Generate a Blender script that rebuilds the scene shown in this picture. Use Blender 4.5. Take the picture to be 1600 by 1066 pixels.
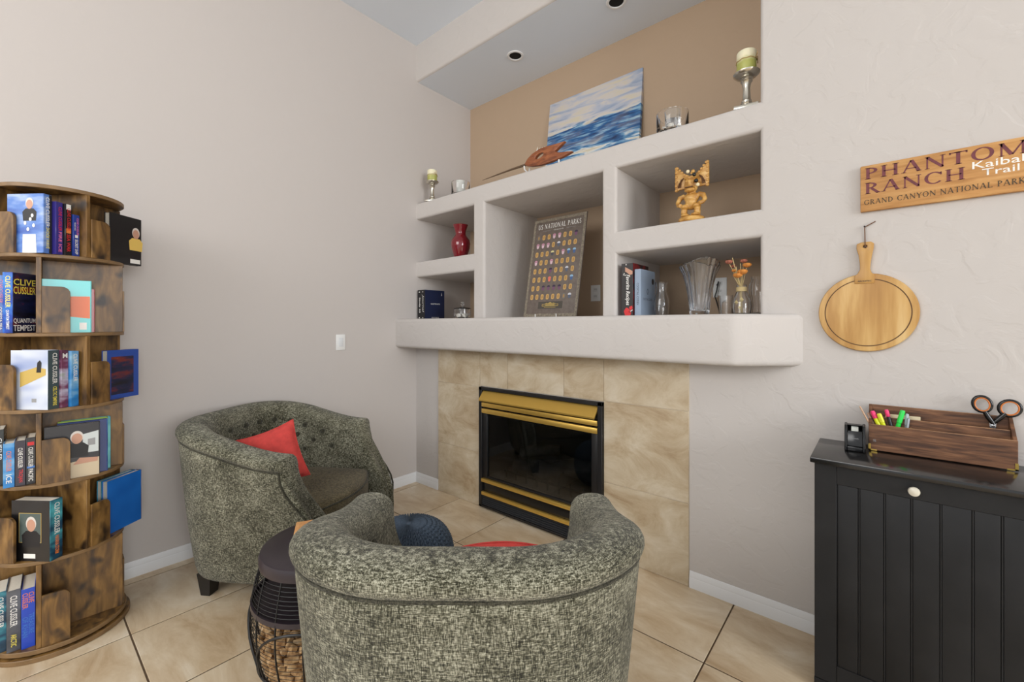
import bpy, bmesh, math, random
from math import sin, cos, pi, radians, sqrt, atan2
from mathutils import Vector, Matrix, noise as mnoise

for _o in list(bpy.data.objects):
    bpy.data.objects.remove(_o)
SC = bpy.context.scene
COL = SC.collection
rnd = random.Random(7)

# ---------------------------------------------------------------- camera, world, lights, exposure
cam_d = bpy.data.cameras.new('camera')
cam_d.sensor_width = 36.0
cam_d.lens = 670.0 / 1600.0 * 36.0
cam_d.shift_y = -25.0 / 1600.0
cam_d.clip_start = 0.05
cam = bpy.data.objects.new('camera', cam_d)
COL.objects.link(cam)
cam.location = (3.04, -2.281, 1.35)
cam.rotation_euler = (pi / 2, 0, radians(40.538))
SC.camera = cam

world = bpy.data.worlds.new('world')
SC.world = world
world.use_nodes = True
_bg = world.node_tree.nodes['Background']
_bg.inputs[0].default_value = (0.94, 0.972, 1.0, 1)
_bg.inputs[1].default_value = 0.85

def area_light(name, loc, target, sx, sy, power, color):
    d = bpy.data.lights.new(name, 'AREA')
    d.shape = 'RECTANGLE'; d.size = sx; d.size_y = sy; d.energy = power; d.color = color
    o = bpy.data.objects.new(name, d); COL.objects.link(o)
    o.location = loc
    o.rotation_euler = (Vector(target) - Vector(loc)).to_track_quat('-Z', 'Y').to_euler()
    return o
area_light('window_daylight', (9.1, -2.6, 2.2), (0.0, -1.6, 1.7), 3.0, 2.2, 200, (0.96, 0.98, 1.0))
area_light('back_fill_daylight', (1.4, -5.4, 2.8), (0.8, 0.0, 1.8), 2.8, 1.6, 72, (1.0, 0.985, 0.965))  # added fill lamp behind the camera, set left to even out the walls

SC.view_settings.view_transform = 'Standard'
SC.view_settings.look = 'None'
SC.view_settings.exposure = 0.20
SC.view_settings.gamma = 1.0
SC.view_settings.use_curve_mapping = False

# ---------------------------------------------------------------- materials
def s2l(c):
    return tuple(((x / 255.0) / 12.92 if x / 255.0 <= 0.04045 else ((x / 255.0 + 0.055) / 1.055) ** 2.4) for x in c)

MATS = {}
def nmat(name):
    m = bpy.data.materials.new(name); m.use_nodes = True
    return m, m.node_tree.nodes, m.node_tree.links, m.node_tree.nodes['Principled BSDF']

def mat(name, rgb, rough=0.6, metal=0.0, spec=0.5, noise=0.0, nscale=30, bump=0.0, bscale=80, coat=0.0, stretch=(1, 1, 1)):
    if name in MATS: return MATS[name]
    m, N, L, b = nmat(name)
    c = s2l(rgb)
    b.inputs['Base Color'].default_value = (*c, 1)
    b.inputs['Roughness'].default_value = rough
    b.inputs['Metallic'].default_value = metal
    b.inputs['Specular IOR Level'].default_value = spec
    b.inputs['Coat Weight'].default_value = coat
    if noise or bump:
        tc = N.new('ShaderNodeTexCoord'); mp = N.new('ShaderNodeMapping')
        mp.inputs['Scale'].default_value = stretch
        L.new(tc.outputs['Object'], mp.inputs['Vector'])
    if noise:
        n = N.new('ShaderNodeTexNoise'); n.inputs['Scale'].default_value = nscale; n.inputs['Detail'].default_value = 5
        L.new(mp.outputs[0], n.inputs['Vector'])
        r = N.new('ShaderNodeValToRGB')
        r.color_ramp.elements[0].position = 0.3; r.color_ramp.elements[1].position = 0.7
        r.color_ramp.elements[0].color = (*[max(0, x * (1 - noise)) for x in c], 1)
        r.color_ramp.elements[1].color = (*[min(1, x * (1 + noise)) for x in c], 1)
        L.new(n.outputs['Fac'], r.inputs[0]); L.new(r.outputs[0], b.inputs['Base Color'])
    if bump:
        n2 = N.new('ShaderNodeTexNoise'); n2.inputs['Scale'].default_value = bscale; n2.inputs['Detail'].default_value = 3
        L.new(mp.outputs[0], n2.inputs['Vector'])
        bp = N.new('ShaderNodeBump'); bp.inputs['Strength'].default_value = bump; bp.inputs['Distance'].default_value = 0.004
        L.new(n2.outputs['Fac'], bp.inputs['Height']); L.new(bp.outputs[0], b.inputs['Normal'])
    MATS[name] = m
    return m

def ramp_mat(name, stops, scale=(1, 1, 1), nscale=4, detail=6, rough=0.5, distort=0.0, bump=0.0, spec=0.5, coord='Object', rand=0.0, nrough=0.55, coat=0.0):
    """noise -> colour ramp, for stone, wood, painted covers"""
    if name in MATS: return MATS[name]
    m, N, L, b = nmat(name)
    tc = N.new('ShaderNodeTexCoord'); mp = N.new('ShaderNodeMapping'); mp.inputs['Scale'].default_value = scale
    L.new(tc.outputs[coord], mp.inputs['Vector'])
    if rand:
        oi = N.new('ShaderNodeObjectInfo'); mu = N.new('ShaderNodeMath'); mu.operation = 'MULTIPLY'; mu.inputs[1].default_value = rand
        L.new(oi.outputs['Random'], mu.inputs[0]); cb = N.new('ShaderNodeCombineXYZ')
        for k in range(3): L.new(mu.outputs[0], cb.inputs[k])
        L.new(cb.outputs[0], mp.inputs['Location'])
    n = N.new('ShaderNodeTexNoise'); n.inputs['Scale'].default_value = nscale; n.inputs['Detail'].default_value = detail
    n.inputs['Distortion'].default_value = distort; n.inputs['Roughness'].default_value = nrough
    L.new(mp.outputs[0], n.inputs['Vector'])
    r = N.new('ShaderNodeValToRGB'); cr = r.color_ramp
    while len(cr.elements) < len(stops): cr.elements.new(0.5)
    for e, (p, c) in zip(cr.elements, stops):
        e.position = p; e.color = (*s2l(c), 1)
    L.new(n.outputs['Fac'], r.inputs[0]); L.new(r.outputs[0], b.inputs['Base Color'])
    b.inputs['Roughness'].default_value = rough; b.inputs['Specular IOR Level'].default_value = spec
    b.inputs['Coat Weight'].default_value = coat
    if bump:
        bp = N.new('ShaderNodeBump'); bp.inputs['Strength'].default_value = bump; bp.inputs['Distance'].default_value = 0.003
        L.new(n.outputs['Fac'], bp.inputs['Height']); L.new(bp.outputs[0], b.inputs['Normal'])
    MATS[name] = m
    return m

def glass_mat(name, rgb=(255, 255, 255), rough=0.02, ior=1.45):
    if name in MATS: return MATS[name]
    m, N, L, b = nmat(name)
    b.inputs['Base Color'].default_value = (*s2l(rgb), 1)
    b.inputs['Transmission Weight'].default_value = 1.0
    b.inputs['Roughness'].default_value = rough; b.inputs['IOR'].default_value = ior
    MATS[name] = m
    return m

def wall_mat(name, rgb, bump_strength):
    m, N, L, b = nmat(name)
    b.inputs['Base Color'].default_value = (*s2l(rgb), 1); b.inputs['Roughness'].default_value = 0.75
    b.inputs['Specular IOR Level'].default_value = 0.3
    tc = N.new('ShaderNodeTexCoord')
    n1 = N.new('ShaderNodeTexNoise'); n1.inputs['Scale'].default_value = 9; n1.inputs['Detail'].default_value = 4; n1.inputs['Distortion'].default_value = 0.8
    L.new(tc.outputs['Object'], n1.inputs['Vector'])
    r = N.new('ShaderNodeValToRGB'); r.color_ramp.elements[0].position = 0.47; r.color_ramp.elements[1].position = 0.56
    L.new(n1.outputs['Fac'], r.inputs[0])
    n2 = N.new('ShaderNodeTexNoise'); n2.inputs['Scale'].default_value = 60; n2.inputs['Detail'].default_value = 3
    L.new(tc.outputs['Object'], n2.inputs['Vector'])
    ad = N.new('ShaderNodeMath'); ad.operation = 'MULTIPLY_ADD'; ad.inputs[1].default_value = 0.25
    L.new(n2.outputs['Fac'], ad.inputs[0]); L.new(r.outputs[0], ad.inputs[2])
    bp = N.new('ShaderNodeBump'); bp.inputs['Strength'].default_value = bump_strength; bp.inputs['Distance'].default_value = 0.003
    L.new(ad.outputs[0], bp.inputs['Height']); L.new(bp.outputs[0], b.inputs['Normal'])
    return m

M_WALL = wall_mat('painted_wall', (202, 195, 190), 0.06)
M_WALLT = wall_mat('textured_painted_wall', (200, 194, 189), 0.27)
M_TAN = wall_mat('tan_painted_niche', (184, 160, 135), 0.12)
M_CEIL = mat('ceiling_white', (224, 231, 240), 0.8)
M_TRIM = mat('trim_white', (232, 232, 232), 0.4)
M_GROUT = mat('grout', (104, 84, 64), 0.9, noise=0.2, nscale=60)
M_WGROUT = mat('wall_grout', (214, 200, 178), 0.9)
TRAV = [(0.28, (180, 151, 115)), (0.42, (202, 178, 145)), (0.54, (214, 194, 164)), (0.66, (225, 209, 184)), (0.82, (235, 224, 206))]
TRAVW = [(0.28, (164, 138, 106)), (0.42, (188, 168, 138)), (0.54, (202, 186, 159)), (0.66, (213, 200, 178)), (0.82, (224, 214, 197))]
M_TILE = ramp_mat('travertine_floor_tile', TRAV, (1.5, 3.4, 1), 2.1, 10, 0.32, 0.5, 0.05, rand=40, nrough=0.66)
M_WTILE = ramp_mat('travertine_wall_tile', TRAVW, (1.6, 1, 2.6), 2.4, 10, 0.45, 0.6, 0.05, rand=40, nrough=0.68)
M_BLACK = mat('black_paint', (32, 32, 33), 0.5, spec=0.28, noise=0.25, nscale=6)
M_BLACKTOP = mat('black_lacquer_top', (26, 25, 25), 0.16, spec=0.6)
M_BLK = mat('black_metal', (22, 21, 22), 0.45)
M_BLKGL = mat('gloss_black', (18, 18, 19), 0.2)
M_BRASS = mat('polished_brass', (224, 184, 92), 0.36, metal=0.72)
M_SILVER = mat('antique_silver', (205, 200, 188), 0.25, metal=1.0, noise=0.15, nscale=25)
M_GLASS = glass_mat('clear_glass')
M_WHITE = mat('white_plastic', (236, 236, 234), 0.35)
M_DARK = mat('dark_void', (14, 13, 12), 0.9)
M_WICK = mat('wick', (40, 34, 28), 0.9)
M_PAPER = mat('book_paper', (226, 218, 202), 0.8, noise=0.06, nscale=200, stretch=(1, 6, 1))
M_LEG = mat('black_wood_leg', (24, 21, 20), 0.4)

def wood_rustic():
    m, N, L, b = nmat('rustic_brown_board')
    tc = N.new('ShaderNodeTexCoord'); oi = N.new('ShaderNodeObjectInfo')
    mu = N.new('ShaderNodeMath'); mu.operation = 'MULTIPLY'; mu.inputs[1].default_value = 17
    L.new(oi.outputs['Random'], mu.inputs[0])
    cb = N.new('ShaderNodeCombineXYZ')
    for k in range(3): L.new(mu.outputs[0], cb.inputs[k])
    mp = N.new('ShaderNodeMapping'); mp.inputs['Scale'].default_value = (9, 9, 2.2)
    L.new(tc.outputs['Object'], mp.inputs['Vector']); L.new(cb.outputs[0], mp.inputs['Location'])
    n = N.new('ShaderNodeTexNoise'); n.inputs['Scale'].default_value = 2.2; n.inputs['Detail'].default_value = 8; n.inputs['Distortion'].default_value = 1.1
    L.new(mp.outputs[0], n.inputs['Vector'])
    r = N.new('ShaderNodeValToRGB'); cr = r.color_ramp
    for _ in range(2): cr.elements.new(0.5)
    for e, (p, c) in zip(cr.elements, [(0.28, (52, 36, 20)), (0.43, (98, 70, 36)), (0.58, (134, 99, 52)), (0.75, (160, 124, 74))]):
        e.position = p; e.color = (*s2l(c), 1)
    L.new(n.outputs['Fac'], r.inputs[0])
    v = N.new('ShaderNodeTexNoise'); v.inputs['Scale'].default_value = 11; v.inputs['Detail'].default_value = 2
    mp2 = N.new('ShaderNodeMapping'); mp2.inputs['Scale'].default_value = (1.2, 1.2, 0.8)
    L.new(tc.outputs['Object'], mp2.inputs['Vector']); L.new(cb.outputs[0], mp2.inputs['Location'])
    L.new(mp2.outputs[0], v.inputs['Vector'])
    r2 = N.new('ShaderNodeValToRGB'); r2.color_ramp.elements[0].position = 0.30; r2.color_ramp.elements[1].position = 0.42
    L.new(v.outputs['Fac'], r2.inputs[0])
    mx = N.new('ShaderNodeMix'); mx.data_type = 'RGBA'
    mx.inputs[6].default_value = (*s2l((44, 30, 18)), 1)
    L.new(r2.outputs[0], mx.inputs[0]); L.new(r.outputs[0], mx.inputs[7]); L.new(mx.outputs[2], b.inputs['Base Color'])
    b.inputs['Roughness'].default_value = 0.42
    return m
M_RUST = wood_rustic()
M_RUSTEDGE = mat('board_edge', (128, 100, 66), 0.5, noise=0.2, nscale=20)

def tweed(name, dark, mid, light, k=1.0):
    m, N, L, b = nmat(name)
    tc = N.new('ShaderNodeTexCoord')
    def layer(scale, ns):
        mp = N.new('ShaderNodeMapping'); mp.inputs['Scale'].default_value = scale
        L.new(tc.outputs['Object'], mp.inputs['Vector'])
        n = N.new('ShaderNodeTexNoise'); n.inputs['Scale'].default_value = ns; n.inputs['Detail'].default_value = 2.5; n.inputs['Roughness'].default_value = 0.7
        L.new(mp.outputs[0], n.inputs['Vector']); return n
    a = layer((1, 1, 5.5), 46 * k)
    c = layer((4.4, 4.4, 0.8), 52 * k)
    w = layer((1, 1, 1), 7)
    ad = N.new('ShaderNodeMath'); ad.operation = 'ADD'
    L.new(a.outputs['Fac'], ad.inputs[0]); L.new(c.outputs['Fac'], ad.inputs[1])
    ad2 = N.new('ShaderNodeMath'); ad2.operation = 'MULTIPLY_ADD'; ad2.inputs[1].default_value = 0.35
    L.new(w.outputs['Fac'], ad2.inputs[0]); L.new(ad.outputs[0], ad2.inputs[2])
    sc = N.new('ShaderNodeMath'); sc.operation = 'MULTIPLY'; sc.inputs[1].default_value = 0.425
    L.new(ad2.outputs[0], sc.inputs[0])
    r = N.new('ShaderNodeValToRGB'); cr = r.color_ramp
    for _ in range(2): cr.elements.new(0.5)
    for e, (p, col) in zip(cr.elements, [(0.40, dark), (0.475, mid), (0.535, tuple((x + y) / 2 for x, y in zip(mid, light))), (0.61, light)]):
        e.position = p; e.color = (*s2l(col), 1)
    L.new(sc.outputs[0], r.inputs[0]); L.new(r.outputs[0], b.inputs['Base Color'])
    b.inputs['Roughness'].default_value = 0.95; b.inputs['Specular IOR Level'].default_value = 0.15
    b.inputs['Sheen Weight'].default_value = 0.15
    bp = N.new('ShaderNodeBump'); bp.inputs['Strength'].default_value = 0.7; bp.inputs['Distance'].default_value = 0.004
    L.new(ad.outputs[0], bp.inputs['Height']); L.new(bp.outputs[0], b.inputs['Normal'])
    return m
M_TWEED = tweed('grey_olive_tweed', (32, 31, 22), (73, 71, 54), (186, 183, 162), 1.7)
M_PIPE = tweed('dark_tweed_piping', (26, 25, 18), (54, 52, 40), (96, 93, 78), 2.0)
M_SEAT = tweed('olive_seat_tweed', (46, 40, 26), (82, 73, 52), (132, 121, 92), 2.0)

# ---------------------------------------------------------------- mesh helpers
def link(o, parent=None):
    COL.objects.link(o)
    if parent is not None: o.parent = parent
    return o

def tag(o, label=None, cat=None, group=None, kind=None):
    if label: o['label'] = label
    if cat: o['category'] = cat
    if group: o['group'] = group
    if kind: o['kind'] = kind
    return o

def empty(name, loc=(0, 0, 0), rz=0.0, label=None, cat=None, group=None, rot=None):
    o = bpy.data.objects.new(name, None); COL.objects.link(o)
    o.empty_display_size = 0.05
    o.location = loc; o.rotation_euler = rot if rot else (0, 0, rz)
    return tag(o, label, cat, group)

def pyd(name, V, Fc, m, parent=None, smooth=False, auto=None):
    me = bpy.data.meshes.new(name)
    me.from_pydata([tuple(v) for v in V], [], Fc)
    me.materials.append(m)
    me.validate(); me.update()
    if smooth:
        me.polygons.foreach_set('use_smooth', [True] * len(me.polygons))
    o = bpy.data.objects.new(name, me)
    link(o, parent)
    if auto is not None: sharp(o, auto)
    return o

def sharp(o, deg=35):
    me = o.data
    bm = bmesh.new(); bm.from_mesh(me)
    bmesh.ops.recalc_face_normals(bm, faces=bm.faces)
    for e in bm.edges:
        if len(e.link_faces) == 2 and e.calc_face_angle(0) > radians(deg): e.smooth = False
    for f in bm.faces: f.smooth = True
    bm.to_mesh(me); bm.free()
    return o

def frombm(name, bm, m, parent=None, smooth=None):
    bmesh.ops.recalc_face_normals(bm, faces=bm.faces)
    me = bpy.data.meshes.new(name); bm.to_mesh(me); bm.free()
    me.materials.append(m)
    o = link(bpy.data.objects.new(name, me), parent)
    if smooth is not None: sharp(o, smooth)
    return o

def bm_box(bm, x0, x1, y0, y1, z0, z1, bevel=0.0, seg=2, M=None):
    r = bmesh.ops.create_cube(bm, size=1.0)
    vs = r['verts']
    for v in vs:
        v.co = Vector((x0 + (v.co.x + .5) * (x1 - x0), y0 + (v.co.y + .5) * (y1 - y0), z0 + (v.co.z + .5) * (z1 - z0)))
    if bevel:
        es = list({e for v in vs for e in v.link_edges})
        rb = bmesh.ops.bevel(bm, geom=es, offset=bevel, segments=seg, profile=0.5, affect='EDGES')
        vs = list({v for f in rb['faces'] for v in f.verts} | {v for v in vs if v.is_valid})
    if M is not None:
        for v in vs: v.co = M @ v.co
    return vs

def box(name, x0, x1, y0, y1, z0, z1, m, parent=None, bevel=0.002, seg=2):
    bm = bmesh.new(); bm_box(bm, x0, x1, y0, y1, z0, z1, bevel, seg)
    return frombm(name, bm, m, parent, 40 if bevel else None)

def lathe_vf(prof, seg=32, off=(0, 0, 0), flute=None):
    V, Fc = [], []
    for (r, z) in prof:
        for k in range(seg):
            a = 2 * pi * k / seg
            rr = r if flute is None else r * (1 + flute(a, z))
            V.append((off[0] + rr * cos(a), off[1] + rr * sin(a), off[2] + z))
    for i in range(len(prof) - 1):
        for k in range(seg):
            k2 = (k + 1) % seg
            Fc.append((i * seg + k, i * seg + k2, (i + 1) * seg + k2, (i + 1) * seg + k))
    Fc.append(tuple(range(seg - 1, -1, -1)))
    n = (len(prof) - 1) * seg
    Fc.append(tuple(range(n, n + seg)))
    return V, Fc

def lathe(name, prof, m, parent=None, seg=32, off=(0, 0, 0), auto=40, flute=None):
    V, Fc = lathe_vf(prof, seg, off, flute)
    return pyd(name, V, Fc, m, parent, True, auto)

def tube_vf(pts, r, seg=8, closed=False, V=None, Fc=None):
    V = [] if V is None else V; Fc = [] if Fc is None else Fc
    P = [Vector(p) for p in pts]; n = len(P); base = len(V)
    up = Vector((0, 0, 1)); prevn = None
    for i, p in enumerate(P):
        if closed: t = (P[(i + 1) % n] - P[i - 1])
        else: t = P[min(i + 1, n - 1)] - P[max(i - 1, 0)]
        t.normalize()
        if prevn is None:
            a = up if abs(t.dot(up)) < 0.9 else Vector((1, 0, 0))
            nn = t.cross(a).normalized()
        else:
            nn = (prevn - t * prevn.dot(t))
            nn = nn.normalized() if nn.length > 1e-6 else t.orthogonal().normalized()
        prevn = nn; b = t.cross(nn)
        rr = r[i] if isinstance(r, (list, tuple)) else r
        for k in range(seg):
            a = 2 * pi * k / seg
            V.append(p + nn * (rr * cos(a)) + b * (rr * sin(a)))
    m = n if closed else n - 1
    for i in range(m):
        for k in range(seg):
            k2 = (k + 1) % seg; j = (i + 1) % n
            Fc.append((base + i * seg + k, base + i * seg + k2, base + j * seg + k2, base + j * seg + k))
    if not closed:
        Fc.append(tuple(base + k for k in range(seg - 1, -1, -1)))
        Fc.append(tuple(base + (n - 1) * seg + k for k in range(seg)))
    return V, Fc

def tube(name, pts, r, m, parent=None, seg=8, closed=False):
    V, Fc = tube_vf(pts, r, seg, closed)
    return pyd(name, V, Fc, m, parent, True, 50)

def prism(name, outline, origin, ux, uy, thick, m, parent=None, bevel=0.0, holes=None, seg=2):
    """flat outline (list of 2d) in the plane origin+ux*a+uy*b, extruded by thick along ux x uy"""
    ux = Vector(ux); uy = Vector(uy); nn = ux.cross(uy).normalized(); o = Vector(origin)
    bm = bmesh.new()
    if holes:
        loops = []
        for loop in [outline] + holes:
            vs = [bm.verts.new(o + ux * a + uy * b) for a, b in loop]
            loops.append([bm.edges.new((vs[i], vs[(i + 1) % len(vs)])) for i in range(len(vs))])
        bmesh.ops.triangle_fill(bm, use_beauty=True, use_dissolve=False, edges=[e for l in loops for e in l])
    else:
        bm.faces.new([bm.verts.new(o + ux * a + uy * b) for a, b in outline])
    g = bmesh.ops.extrude_face_region(bm, geom=list(bm.faces))
    for v in [x for x in g['geom'] if isinstance(x, bmesh.types.BMVert)]: v.co += nn * thick
    bmesh.ops.recalc_face_normals(bm, faces=bm.faces)
    if bevel:
        es = [e for e in bm.edges if len(e.link_faces) == 2 and e.calc_face_angle(0) > 1.0]
        bmesh.ops.bevel(bm, geom=es, offset=bevel, segments=seg, profile=0.5, affect='EDGES')
    return frombm(name, bm, m, parent, 35)

def circle2(cx, cy, rx, ry=None, n=40, a0=0, a1=2 * pi):
    ry = rx if ry is None else ry
    full = abs(a1 - a0 - 2 * pi) < 1e-6
    k = n if full else n - 1
    return [(cx + rx * cos(a0 + (a1 - a0) * i / k), cy + ry * sin(a0 + (a1 - a0) * i / k)) for i in range(n)]

def rrect(x0, x1, y0, y1, r, n=5, corners=(1, 1, 1, 1)):
    out = []
    for (cx_, cy_, a0, on) in ((x1 - r, y1 - r, 0, corners[0]), (x0 + r, y1 - r, pi / 2, corners[1]), (x0 + r, y0 + r, pi, corners[2]), (x1 - r, y0 + r, 1.5 * pi, corners[3])):
        if on:
            for i in range(n): 
                a = a0 + (pi / 2) * i / (n - 1); out.append((cx_ + r * cos(a), cy_ + r * sin(a)))
        else:
            out.append((x1 if a0 in (0, 1.5 * pi) else x0, y1 if a0 in (0, pi / 2) else y0))
    return out

# text from the built-in font, baked into a mesh at once
def text(s, parent, origin, xdir, ydir, m, width=None, height=None, name='lettering', bold=0.0, shear=0.0, depth=0.0004, align='C', spacing=1.0):
    cu = bpy.data.curves.new('lettering', 'FONT'); cu.body = s; cu.offset = bold; cu.shear = shear; cu.resolution_u = 2
    cu.space_character = spacing
    to = bpy.data.objects.new('lettering_curve', cu); COL.objects.link(to)
    dg = bpy.context.evaluated_depsgraph_get()
    me = bpy.data.meshes.new_from_object(to.evaluated_get(dg))
    bpy.data.objects.remove(to); bpy.data.curves.remove(cu)
    return _place_text(me, parent, origin, xdir, ydir, m, width, height, name, depth, align)

def _place_text(me, parent, origin, xdir, ydir, m, width, height, name, depth, align):
    xs = [v.co.x for v in me.vertices]; ys = [v.co.y for v in me.vertices]
    x0, x1, y0, y1 = min(xs), max(xs), min(ys), max(ys)
    sx = width / (x1 - x0) if width else None; sy = height / (y1 - y0) if height else None
    if sx is None: sx = sy
    if sy is None: sy = sx
    xd = Vector(xdir).normalized(); yd = Vector(ydir).normalized(); nd = xd.cross(yd); o = Vector(origin)
    ax = (x0 + x1) / 2 if align == 'C' else x0
    for v in me.vertices:
        v.co = o + xd * ((v.co.x - ax) * sx) + yd * ((v.co.y - (y0 + y1) / 2) * sy) + nd * depth
    me.materials.clear(); me.materials.append(m)
    return link(bpy.data.objects.new(name, me), parent)

# small serif capitals drawn as strokes
TH, TN = 0.17, 0.075
def _q(x0, y0, x1, y1, t):
    d = Vector((x1 - x0, y1 - y0)); n = Vector((-d.y, d.x)).normalized() * (t / 2)
    return [(x0 + n.x, y0 + n.y), (x0 - n.x, y0 - n.y), (x1 - n.x, y1 - n.y), (x1 + n.x, y1 + n.y)]
def _arc(cx_, cy_, rx, ry, a0, a1, n=14, th=TH, tn=TN):
    out = []
    for i in range(n):
        A = [radians(a0 + (a1 - a0) * (i + j) / n) for j in (0, 1)]
        pts = []
        for a in A:
            t = tn + (th - tn) * abs(cos(a)); pts.append((cx_ + rx * cos(a), cy_ + ry * sin(a), cx_ + (rx - t) * cos(a), cy_ + (ry - min(t, tn + .03)) * sin(a)))
        out.append([(pts[0][0], pts[0][1]), (pts[1][0], pts[1][1]), (pts[1][2], pts[1][3]), (pts[0][2], pts[0][3])])
    return out
def _stem(x, t=TH, y0=0, y1=1):
    return [_q(x, y0, x, y1, t)] + ([_q(x - t / 2 - .07, .025, x + t / 2 + .07, .025, .05)] if y0 == 0 else []) + ([_q(x - t / 2 - .07, .975, x + t / 2 + .07, .975, .05)] if y1 == 1 else [])
def _sf(x): return [_q(x - .12, .025, x + .12, .025, .05)]
def _st(x): return [_q(x - .12, .975, x + .12, .975, .05)]
GLY = {
 'P': (.68, _stem(.17) + _arc(.22, .73, .42, .27, -90, 90)), 'R': (.8, _stem(.17) + _arc(.22, .73, .42, .27, -90, 90) + [_q(.36, .48, .72, 0, TH)] + _sf(.72)),
 'H': (.9, _stem(.17) + _stem(.73) + [_q(.17, .5, .73, .5, TN)]), 'A': (.92, [_q(.1, 0, .44, 1, TN), _q(.46, 1, .8, 0, TH), _q(.22, .33, .68, .33, TN)] + _sf(.1) + _sf(.8)),
 'N': (.95, _stem(.14, TN) + _stem(.8, TN, .0, 1)[:1] + _st(.8) + [_q(.14, .97, .8, .03, TH)]), 'T': (.8, _stem(.4) + [_q(.03, .96, .77, .96, TN), _q(.06, .83, .06, 1, TN), _q(.74, .83, .74, 1, TN)]),
 'O': (.95, _arc(.47, .5, .45, .51, 0, 360, 24)), 'M': (1.12, _stem(.14, TN) + _stem(.97) + [_q(.14, .97, .52, .05, TH), _q(.55, .05, .95, .97, TN)]),
 'C': (.85, _arc(.47, .5, .45, .51, 42, 318, 20) + [_q(.78, .7, .78, .95, TN)]), 'G': (.92, _arc(.47, .5, .45, .51, 42, 318, 20) + [_q(.78, .7, .78, .95, TN), _q(.78, .1, .78, .42, TH), _q(.62, .43, .9, .43, .05)]),
 'D': (.9, _stem(.17) + _arc(.2, .5, .62, .5, -90, 90, 16)), 'Y': (.85, [_q(.08, 1, .42, .48, TH), _q(.44, .48, .78, 1, TN)] + _stem(.43, TH, 0, .5) + _st(.1) + _st(.78)),
 'I': (.36, _stem(.18)), 'L': (.7, _stem(.17) + [_q(.17, .04, .64, .04, TN), _q(.62, 0, .62, .2, TN)]), 'K': (.86, _stem(.17) + [_q(.2, .42, .68, 1, TN), _q(.32, .55, .76, 0, TH)] + _sf(.76) + _st(.68)),
 'S': (.66, _arc(.34, .74, .28, .27, 30, 270, 12) + _arc(.34, .26, .28, .27, -150, 90, 12)), 'U': (.88, _stem(.17, TH, .3, 1) + _stem(.73, TN, .3, 1) + _arc(.45, .32, .36, .33, 180, 360, 12)),
 'E': (.72, _stem(.17) + [_q(.17, .96, .62, .96, TN), _q(.17, .04, .64, .04, TN), _q(.17, .5, .52, .5, TN)]), ' ': (.4, []),
}
def serif(s, parent, origin, xdir, ydir, m, width=None, height=None, name='lettering', depth=0.0006, align='L', track=0.1):
    V, Fc = [], []; x = 0.0
    for ch in s:
        w, polys = GLY[ch]
        for i, pl in enumerate(polys):
            b = len(V); V += [(x + a, y, 0) for a, y in pl]; Fc.append(tuple(range(b, b + len(pl))))
        x += w + track
    me = bpy.data.meshes.new(name); me.from_pydata(V, [], Fc)
    return _place_text(me, parent, origin, xdir, ydir, m, width, height, name, depth, align)

# ---------------------------------------------------------------- the room
XR, YB, ZC = 9.2, -5.6, 3.765          # unseen extent of floor and ceiling, stretched right to even the wall light
ND = 0.647                              # depth of the niche
ZS = 3.456                              # soffit underside

floor = tag(box('floor', -0.15, XR, YB, ND + .15, -0.08, -0.004, M_GROUT, None, 0), kind='structure')
TS, TG = 0.487, 0.006
def tile_mesh(w, d, t, bev):
    bm = bmesh.new(); bm_box(bm, -w / 2, w / 2, -d / 2, d / 2, -t, 0, bev, 1)
    bmesh.ops.recalc_face_normals(bm, faces=bm.faces)
    me = bpy.data.meshes.new('floor_tile'); bm.to_mesh(me); bm.free(); me.materials.append(M_TILE)
    return me
_tcache = {}
xs = [0.0, 0.074] + [0.561 + TS * k for k in range(0, 8)]
ys = [0.0] + [0.007 - TS * k for k in range(1, 7)]
for i in range(len(xs) - 1):
    for j in range(len(ys) - 1):
        w = xs[i + 1] - xs[i] - TG; d = ys[j] - ys[j + 1] - TG
        key = (round(w, 3), round(d, 3))
        if key not in _tcache: _tcache[key] = tile_mesh(w, d, 0.0035, 0.0015)
        o = bpy.data.objects.new('floor_tile', _tcache[key]); link(o, floor)
        o.location = ((xs[i] + xs[i + 1]) / 2, (ys[j] + ys[j + 1]) / 2, 0.0)

bm = bmesh.new()
for a in ((xs[-1], XR, YB, 0.0), (0.0, xs[-1], YB, ys[-1])): bm_box(bm, a[0], a[1], a[2], a[3], -.0035, 0.0)
tag(frombm('floor_beyond', bm, M_TILE), kind='structure')
tag(box('ceiling', -0.15, XR, YB, ND + .15, ZC, ZC + .1, M_CEIL, None, 0), kind='structure')
tag(box('wall_left', -0.15, 0.0, YB, ND + .15, -.004, ZC, M_WALL, None, 0), kind='structure')
bm = bmesh.new()
for a in ((-5.6, -4.2, -.004, ZC), (-4.2, -1.0, -.004, 1.0), (-4.2, -1.0, 3.4, ZC), (-1.0, 0.0, -.004, ZC)): bm_box(bm, XR, XR + .15, a[0], a[1], a[2], a[3])
tag(frombm('wall_right_light_block', bm, M_WALL), kind='structure')  # unseen wall added to hold back world light from the right
tag(box('wall_niche', 0.0, 2.7, ND, ND + .12, 1.2, ZC, M_TAN, None, 0), kind='structure')

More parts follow.
